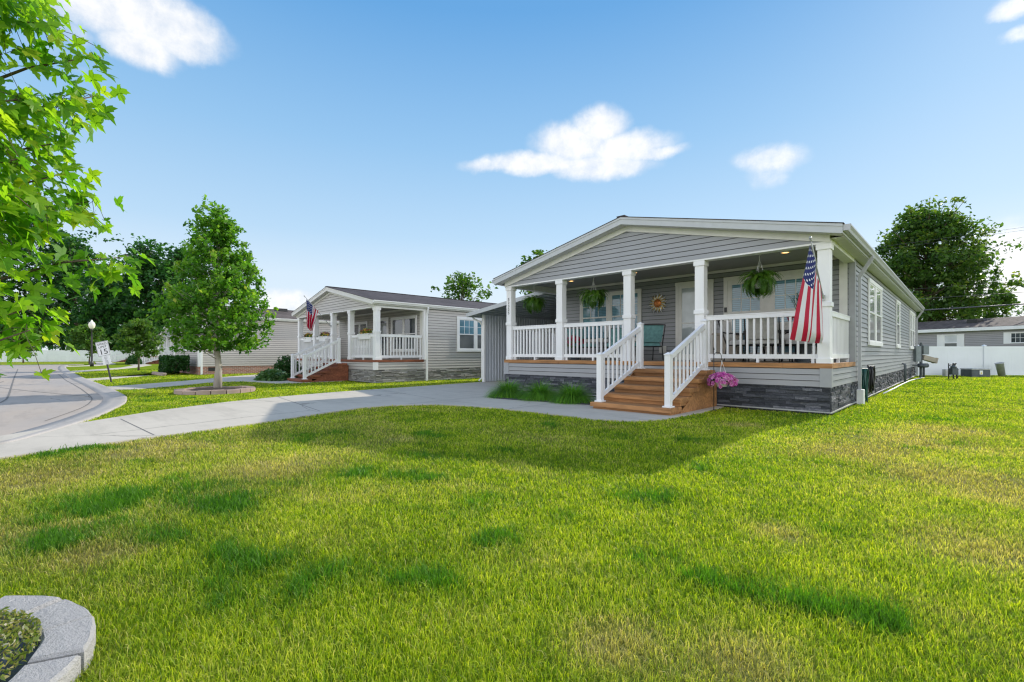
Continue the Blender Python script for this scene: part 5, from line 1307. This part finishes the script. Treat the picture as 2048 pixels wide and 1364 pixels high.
m = MB(); m.tube([(0,0,-.05),(0,0,.72),(-.03,0,.76),(-.1,0,.76)], .028, 8); m.build('pipe', M['dark_grey'], GP, True); m = MB(); m.tube([(0,.55,-.05),(0,.55,.70),(-.03,.55,.74),(-.1,.55,.74)], .022, 8); m.build('pipe', M['dark_grey'], GP, True)
CB = MB(); CB.tube([(.14,6.5,.03),(.16,9,.035),(.14,12,.03),(.15,15,.03),(.25,17.5,.03),(.42,19.3,.02)], .022, 7); tag(CB.build('conduit', M['pot_white'], None, True), 'pale conduit lying along the foot of the side wall', 'conduit')
MP = thing('meter_pedestal', 'grey electric meter post with boxes at the rear corner of the grey house', 'meter post', (.30, 19.2, 0), YAW)
m = MB(); m.cbox(-.05,.05,-.04,.04,-.05,1.62,.01); m.tube([(0,0,1.6),(0,0,1.68)], .04, 8); m.build('post', M['dark_grey'], MP)
m = MB(); m.cbox(-.30,-.055,-.09,.09,.78,1.52,.012); m.cbox(.055,.32,-.09,.09,1.12,1.55,.012); m.build('meter_box', M['grey_box'], MP)
m = MB(); m.bar((.06,0,.99),(.62,.0,.84),.22,.22); m.bar((.62,0,.84),(.70,.0,.82),.24,.26); m.build('disconnect_box', M['tan_box'], MP)
m = MB(); m.tube([(-.20,-.12,.60),(.20,-.12,.60)], .10, 12); m.lathe([(.15,0),(.15,.14),(.12,.17)], (.0,-.1,.5), 14); m.tube([(-.2,-.1,.6),(-.9,-.1,.62)], .03, 8); m.tube([(.14,0,.6),(.14,0,-.03)], .04, 8); m.build('gas_regulator', M['dark_grey'], MP, True)
GM = thing('gas_meter', 'dark gas meter standing on the rear lawn', 'gas meter', (1.43, 19.02, 0), YAW)
m = MB(); m.cbox(-.13,.15,-.1,.1,.20,.50,.02); m.lathe([(.10,0),(.12,.03),(.12,.07),(.06,.11),(.05,.16)], (.0,0,.50), 14); m.build('body', M['dark_grey'], GM)
m = MB(); m.tube([(-.22,0,-.03),(-.22,0,.72)], .022, 8); m.tube([(-.22,0,.62),(-.05,0,.66),(.02,0,.64)], .02, 8); m.ball((.02,0,.66), .07, 10, 8); m.tube([(.0,.0,.7),(.08,0,.72),(.14,0,.70)], .018, 6)
m.tube([(0,0,.22),(0,0,-.03)], .03, 8); m.tube([(.14,0,.22),(.17,0,.12),(.15,0,-.03)], .035, 8); m.tube([(.15,0,.40),(.24,0,.42)], .02, 6); m.build('pipework', M['black'], GM, True)
TB = thing('transformer_box', 'dark green utility box with a pale lid and a warning label by the back fence', 'utility box', at_depth(1950.5, HOR, 23.6).to_2d().to_3d(), YAW)
m = MB(); m.cbox(-.47,.47,-.3,.3,-.02,.36,.02); m.build('body', M['dark_grey'], TB); m = MB(); m.cbox(-.49,.49,-.32,.32,.362,.42,.015); m.build('lid', M['galv'], TB)
m = MB(); m.box(-.08,.08,-.306,-.301,.12,.32); lb_ = m.build('warning_label', M['sign_white'], TB); m = MB(); m.prism_y([(-.045,.16),(.045,.16),(0,.245)], -.309,-.3065); m.build('warning_mark', plain('label yellow', (.7,.5,.03)), lb_)
PB = MB(); PB.cbox(-.14,.14,-.1,.1,-.02,.36,.015); o = PB.build('pedestal_box', M['galv']); o.location = at_depth(1893, HOR, 24.0).to_2d().to_3d(); o.rotation_euler = (0,0,YAW); tag(o, 'small grey pedestal box at the foot of the back fence', 'utility box')
TC = thing('rubbish_bin', 'grey round bin leaning against the back fence', 'bin', at_depth(2004, HOR, 24.0).to_2d().to_3d(), YAW); TC.rotation_euler = (0, -.20, YAW)
m = MB(); m.lathe([(.14,.0),(.165,.64),(.18,.65),(.18,.68),(.155,.68),(.13,.03)], (0,0,.02), 22); m.build('body', M['grey_box'] if False else M['galv'], TC, True)

# ------------------------------------------------------------------ fences
def panel_fence(name, label, p0, p1, h, bay, mat='fence', start=0.0):
    p0, p1 = Vector(p0), Vector(p1); d = p1-p0; L = d.length; root = thing(name, label, 'fence', p0, math.atan2(d.y, d.x)); n = int(L/bay)+1
    m = MB()
    for k in range(n):
        x0, x1 = start+k*bay, min(L, start+(k+1)*bay); q = x0+.07
        m.box(x0, x1, -.025,.025, h-.14, h-.02); m.box(x0, x1, -.025,.025, .03,.16)
        while q < x1-.06: m.box(q, min(q+.146, x1-.05), -.014,.014, .16, h-.14); q += .15
    m.build('panels', M[mat], root)
    for k in range(n+1):
        x = start+k*bay
        if x > L+.1: break
        m = MB(); m.cbox(x-.063,x+.063,-.063,.063,-.05,h,.006); m.cbox(x-.08,x+.08,-.08,.08,h,h+.02,.005); m.prism([(x-.07,-.07),(x+.07,-.07),(x+.07,.07),(x-.07,.07)], lambda a,b: (a,b,h+.02), lambda a,b: (x+(a-x)*.1,b*.1,h+.075)); m.build('post', M[mat], root)
    return root
fa, fb = at_depth(1700, HOR, 24.6), at_depth(2330, HOR, 24.6); fa.z = fb.z = 0
L_ = (fb-fa).length; px = (on_z(1958,751)-fa).dot((fb-fa).normalized()); st = px-math.floor(px/3.5)*3.5
panel_fence('white_fence', 'white vinyl panel fence across the rear lawn at the right', fa, fb, 1.56, 3.5, start=st)
fa, fb = Vector((-92,-40,0)), Vector((-74.5,8,0))
fa = on_z(-400, 723.5); fb = on_z(235, 721.8); fa = Vector((-99,-34.0,-.2)); fb = Vector((-93.0,4.0,-.2))
panel_fence('white_fence', 'long white panel fence in front of the tall dark trees', fa, fb, 1.9, 2.6)

# ------------------------------------------------------------------ street furniture
LP = thing('street_lamp', 'black street lamp with a white globe by the far lawn', 'street lamp', (-54.9,-6.25,0))
m = MB(); m.lathe([(.14,-.05),(.14,.35),(.10,.42),(.075,.55),(.06,2.6),(.05,3.25),(.09,3.3),(.09,3.36),(.05,3.4)], (0,0,0), 14); m.build('pole', M['black'], LP, True)
m = MB(); m.lathe([(.10,3.40),(.20,3.52),(.25,3.72),(.22,3.92),(.14,4.02),(.10,4.05),(.05,4.18),(.001,4.22)], (0,0,0), 18); m.build('globe', M['globe'], LP, True)
SG = thing('speed_sign', 'leaning white speed limit sign on a black post at the kerb', 'sign', (-22.83,-8.0,0))
lean = .212; SG.rotation_euler = (0, -lean*1.02, YAW+.1)
m = MB(); m.cbox(-.028,.028,-.02,.02,-.15,1.66,.006); m.build('post', M['black'], SG)
m = MB(); m.cbox(-.235,.235,-.03,-.021,1.09,1.68,.003); pl_ = m.build('sign_plate', M['sign_white'], SG)
m = MB()
for (x0,x1,z0,z1) in ((-.22,.22,1.658,1.666),(-.22,.22,1.104,1.112),(-.22,-.212,1.112,1.658),(.212,.22,1.112,1.658)): m.box(x0,x1,-.0325,-.031,z0,z1)
m.build('border', M['sign_black'], pl_)
for s_, sz, zz in (('SPEED',.115,1.575),('LIMIT',.115,1.455),('15',.30,1.255)):
    me = text_mesh(s_, sz, .001); me.transform(Matrix.Translation((0,-.033,zz)) @ Matrix.Rotation(PI/2,4,'X') @ Matrix.Diagonal((1.15,1,1,1)))
    link_mesh('lettering', me, M['sign_black'], pl_)
for z0, z1, w in ((.95,1.085,.15),(.74,.945,.155)):
    m = MB(); m.cbox(-w+.03,w+.03,-.03,-.021,z0,z1-.004,.003); pq = m.build('small_plate', M['sign_white'], SG)
    m = MB(); zz = z1-.045
    while zz > z0+.02: m.box(-.06+.03,.06+.03,-.0325,-.031,zz-.012,zz); zz -= .045
    m.build('small_lines', M['dark_grey'], pq)

# ------------------------------------------------------------------ overhead wires behind the house
def wire(label, a, b, sag, r):
    a, b = Vector(a), Vector(b); pts = [a.lerp(b, t/24)-Vector((0,0,sag*4*(t/24)*(1-t/24))) for t in range(25)]
    m = MB(); m.tube(pts, r, 6); tag(m.build('power_line', M['wire'], None, True), label, 'power line', 'wires over the back houses')
def span(u0, v0, u1, v1, d, k=1.35):
    a, b = at_depth(u0, v0, d), at_depth(u1, v1, d); e = (b-a); return a-e*.9, b+e*k
for lb, q, sg, r in [('highest thin wire across the big tree', (1840,482,2048,453,38), .05, .010), ('second thin wire close below the highest one', (1840,488,2048,459,38.4), .05, .010), ('thin middle wire across the lower big tree', (1820,578,2048,561,38), .04, .010), ('dark wire below the middle one', (1820,598,2048,583,36), .04, .016), ('thick bundled cable lowest over the back house', (1838,620,2048,607,32), .03, .045)]:
    a, b = span(*q); wire(lb, a, b, sg, r)
# ------------------------------------------------------------------ lawn blades: one uncountable mass
def make_blades():
    rng = np.random.default_rng(123)
    dg = np.linspace(1.25, 34, 4000); dens = 30000/(1+(dg/2.0)**2.0)+35
    pdf = dens*dg; cdf = np.cumsum(pdf); cdf /= cdf[-1]
    tot = int(np.trapezoid(pdf, dg)*(2500/F_PX)) if hasattr(np, 'trapezoid') else int(np.trapz(pdf, dg)*(2500/F_PX))
    d = np.interp(rng.random(tot), cdf, dg); u = rng.uniform(-230, 2270, tot)
    x = CAM.x+(FW.x+RT.x*(u-1024)/F_PX)*d; y = CAM.y+(FW.y+RT.y*(u-1024)/F_PX)*d
    ok = lawn_ok(x, y) & ((x < 14)); x, y, d = x[ok], y[ok], d[ok]
    dry, lush = lawn_tone(x, y); thin = rng.random(len(x)) > (.30*dry + .5*np.clip((fbm(x*2.9,y*2.9,44,4)-.60)*7,0,1)); x, y, d, dry, lush = x[thin], y[thin], d[thin], dry[thin], lush[thin]
    n = len(x); lush = np.where(rng.random(n) < lush*1.05, np.clip(lush+.35,0,1), lush*.25); az = rng.random(n)*2*PI; h = (.016+.020*rng.random(n)+.021*lush)*(.75+.5*fbm(x*5,y*5,91,3))*(1+.9*rng.random(n)**9)*(1-.12*dry); w = np.maximum(.0011, .00068*d)*(1+.3*rng.random(n)); lean = (.3+.9*rng.random(n))*h*(1-.25*lush)
    bx, by = np.cos(az), np.sin(az); sa = az+PI/2+rng.normal(size=n)*.6; sx, sy = np.cos(sa)*w, np.sin(sa)*w
    z0 = np.full(n, -.004)
    v0 = np.stack([x-sx, y-sy, z0], 1); v1 = np.stack([x+sx, y+sy, z0], 1)
    mx, my, mz = x+bx*lean*.35, y+by*lean*.35, h*.62
    v2 = np.stack([mx+sx*.75, my+sy*.75, mz], 1); v3 = np.stack([mx-sx*.75, my-sy*.75, mz], 1)
    v4 = np.stack([x+bx*lean, y+by*lean, h*np.sqrt(np.clip(1-(lean/h)**2*.35,.2,1))], 1)
    V = np.stack([v0,v1,v2,v3,v4], 1).reshape(-1,3); b = np.arange(n)[:,None]*5
    F = np.concatenate([b+np.array([[0,1,2]]), b+np.array([[0,2,3]]), b+np.array([[3,2,4]])], 0)
    r = np.clip(rng.normal(.45,.30,n)+.7*(fbm(x*1.1,y*1.1,61,4)-.5)+.5*(fbm(x*7,y*7,62,3)-.5), 0, 1); isd = (rng.random(n) < .11+.30*dry); dd = np.where(isd, np.clip(dry+.6,0,1), dry*.75)
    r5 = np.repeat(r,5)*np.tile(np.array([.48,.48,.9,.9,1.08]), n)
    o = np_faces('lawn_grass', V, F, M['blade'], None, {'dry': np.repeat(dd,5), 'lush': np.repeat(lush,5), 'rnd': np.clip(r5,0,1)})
    tag(o, 'short green and straw coloured lawn grass', kind='stuff'); print('blades', n)
make_blades()

# ------------------------------------------------------------------ daylight
SUN_AZ, SUN_EL = math.atan2(.70, 6.23), R(29.2)
w = bpy.data.worlds.new('World'); scene.world = w; w.use_nodes = True; nt = w.node_tree; N, Lk = nt.nodes, nt.links; N.clear()
def wn(kind, **kw):
    n = N.new(kind)
    for k, v in kw.items(): setattr(n, k, v)
    return n
def wset(s, v):
    if isinstance(v, bpy.types.NodeSocket): Lk.new(v, s)
    else: s.default_value = v
def wm(op, a, b=0.0, c=None, clamp=False):
    n = wn('ShaderNodeMath', operation=op); n.use_clamp = clamp; wset(n.inputs[0], a); wset(n.inputs[1], b)
    if c is not None: wset(n.inputs[2], c)
    return n.outputs[0]
def wv(op, a, b):
    n = wn('ShaderNodeVectorMath', operation=op); wset(n.inputs[0], a); wset(n.inputs[1], b); return n
def wramp(f, stops):
    n = wn('ShaderNodeValToRGB'); e = n.color_ramp.elements
    while len(e) < len(stops): e.new(.5)
    for k, (p, c) in enumerate(stops): e[k].position = p; e[k].color = (*c, 1)
    Lk.new(f, n.inputs[0]); return n.outputs[0]
def wmix(f, a, b, mode='MIX'):
    n = wn('ShaderNodeMix', data_type='RGBA', blend_type=mode); wset(n.inputs[0], f); wset(n.inputs[6], a); wset(n.inputs[7], b); return n.outputs[2]
sky = wn('ShaderNodeTexSky', sky_type='NISHITA'); sky.sun_disc = False; sky.sun_elevation = SUN_EL; sky.sun_rotation = SUN_AZ; sky.air_density = 1.0; sky.dust_density = .6; sky.ozone_density = 1.5
bg1 = wn('ShaderNodeBackground'); Lk.new(sky.outputs[0], bg1.inputs[0]); bg1.inputs[1].default_value = .012
tc = wn('ShaderNodeTexCoord'); sp = wn('ShaderNodeSeparateXYZ'); Lk.new(tc.outputs['Generated'], sp.inputs[0])
dx, dy, dz = sp.outputs
el = wm('ARCSINE', dz); az = wm('ARCTAN2', dx, dy)
grad = wramp(wm('MULTIPLY', el, 1/1.4), [(0.0,(.78,.86,.94)), (.11,(.66,.80,.93)), (.17,(.48,.69,.90)), (.29,(.30,.55,.84)), (.45,(.13,.375,.735)), (1.0,(.07,.24,.60))])
# unseen sky behind the camera brightened, added as fill for the shaded front
back = wm('MULTIPLY', wm('SUBTRACT', wm('MULTIPLY', dy, -1.0), .05, clamp=True), wm('SUBTRACT', 1.0, wm('MULTIPLY', wm('ABSOLUTE', wm('SUBTRACT', dz, .28)), 1.3), clamp=True))
grad = wmix(wm('MULTIPLY', back, 1.3, clamp=True), grad, (1.85,1.85,1.9,1))
side = wm('MULTIPLY', wm('MULTIPLY', wm('SUBTRACT', dx, .30, clamp=True), 2.2, clamp=True), wm('SUBTRACT', 1.0, wm('MULTIPLY', wm('ABSOLUTE', wm('SUBTRACT', dz, .25)), 1.5), clamp=True))  # added brightening of the unseen sky at right, fills the side wall
grad = wmix(side, grad, (2.1,2.1,2.1,1))
# single cumulus clouds, placed by direction
P = wn('ShaderNodeCombineXYZ'); Lk.new(az, P.inputs[0]); Lk.new(el, P.inputs[1])
def wnoise(vec, scale, det=6, rough=.6):
    n = wn('ShaderNodeTexNoise'); Lk.new(vec, n.inputs['Vector']); n.inputs['Scale'].default_value = scale; n.inputs['Detail'].default_value = det; n.inputs['Roughness'].default_value = rough; return n
nz = wnoise(P.outputs[0], 9.0); wob = wv('SCALE', wv('SUBTRACT', nz.outputs['Color'], (.5,.5,.5)).outputs[0], (0,0,0)); wob.inputs[3].default_value = .045
nz2 = wnoise(P.outputs[0], 26.0, 8, .65)
Pw = wv('ADD', P.outputs[0], wob.outputs[0]).outputs[0]
def direction(u, v):
    r = ray(u, v).normalized(); return math.atan2(r.x, r.y), math.asin(r.z)
CL = [(230,25,140,60,1),(330,50,125,60,1),(280,95,85,42,1),(360,90,85,34,.9),(310,118,45,22,.8),(400,95,55,22,.7),(130,60,60,30,.5),
      (1200,250,55,38,1),(1150,285,80,40,1),(1250,290,95,34,1),(1080,325,120,24,1),(1200,330,110,26,1),(1310,300,60,16,.9),(980,330,60,16,.8),
      (1540,315,75,28,.8),(1535,345,40,28,.55),(2030,15,60,26,.9),(2040,75,40,18,.7),
      (575,602,70,28,1),(540,640,90,30,.9),(700,625,60,26,.8),(90,100,55,16,.35),(440,118,22,11,.35),(155,135,26,8,.25),(2020,520,100,75,1),(2070,560,120,80,1),(1950,590,80,45,.9),
      (2500,300,160,60,1),(-500,250,180,60,1),(-300,80,120,40,.8)]
mask = None
for (u, v, ru, rv, s) in CL:
    a0, e0 = direction(u, v); a1, _ = direction(u+ru, v); _, e1 = direction(u, v-rv)
    q = wv('SUBTRACT', Pw, (a0, e0, 0)).outputs[0]; q = wv('MULTIPLY', q, (1/abs(a1-a0), 1/abs(e1-e0), 0)).outputs[0]; d2 = wv('DOT_PRODUCT', q, q).outputs['Value']
    f = wm('MULTIPLY', wm('SUBTRACT', 1.15, wm('MULTIPLY', d2, .62), clamp=True), s); mask = f if mask is None else wm('MAXIMUM', mask, f)
dens = wm('ADD', mask, wm('MULTIPLY', wm('SUBTRACT', nz2.outputs['Fac'], .5), wm('MULTIPLY', wm('MINIMUM', mask, .5), 1.15)))
mr = wn('ShaderNodeMapRange', interpolation_type='SMOOTHSTEP'); Lk.new(dens, mr.inputs[0]); mr.inputs[1].default_value = .08; mr.inputs[2].default_value = 1.1
cloud = mr.outputs[0]
shade = wramp(wm('ADD', wm('MULTIPLY', nz2.outputs['Fac'], .7), wm('MULTIPLY', dens, .25)), [(.34,(.74,.80,.90)), (.66,(1.0,1.0,1.0))])
col = wmix(cloud, grad, shade)
bg2 = wn('ShaderNodeBackground'); Lk.new(col, bg2.inputs[0]); bg2.inputs[1].default_value = 1.0
ad = wn('ShaderNodeAddShader'); Lk.new(bg1.outputs[0], ad.inputs[0]); Lk.new(bg2.outputs[0], ad.inputs[1])
wo = wn('ShaderNodeOutputWorld'); Lk.new((bg2 if False else ad).outputs[0], wo.inputs[0])
sd = bpy.data.lights.new('sun', 'SUN'); sd.energy = 5.0; sd.angle = R(.6); sd.color = (1.0,.93,.82); so = bpy.data.objects.new('sun', sd); COL.objects.link(so)
sdir = Vector((math.sin(SUN_AZ)*math.cos(SUN_EL), math.cos(SUN_AZ)*math.cos(SUN_EL), math.sin(SUN_EL)))
so.rotation_euler = sdir.to_track_quat('Z', 'Y').to_euler(); so.location = sdir*60

# ------------------------------------------------------------------ camera
cd = bpy.data.cameras.new('camera'); co = bpy.data.objects.new('camera', cd); COL.objects.link(co); scene.camera = co
co.location = CAM; co.rotation_euler = (PI/2, 0, YAW); cd.sensor_width = 36; cd.lens = 36*F_PX/2048; cd.shift_y = (HOR-682)/2048; cd.clip_start = .05; cd.clip_end = 3000
scene.render.engine = 'CYCLES'; scene.cycles.use_denoising = True; scene.cycles.filter_width = 1.25
try: scene.cycles.denoiser = 'OPENIMAGEDENOISE'
except Exception: pass
scene.cycles.max_bounces = 8; scene.cycles.transparent_max_bounces = 8; scene.cycles.transmission_bounces = 6; scene.cycles.diffuse_bounces = 4; scene.cycles.glossy_bounces = 4
scene.cycles.sample_clamp_indirect = 6
scene.render.resolution_x, scene.render.resolution_y = 1024, 682
scene.view_settings.view_transform = 'Standard'; scene.view_settings.look = 'None'; scene.view_settings.exposure = 0; scene.view_settings.gamma = 1
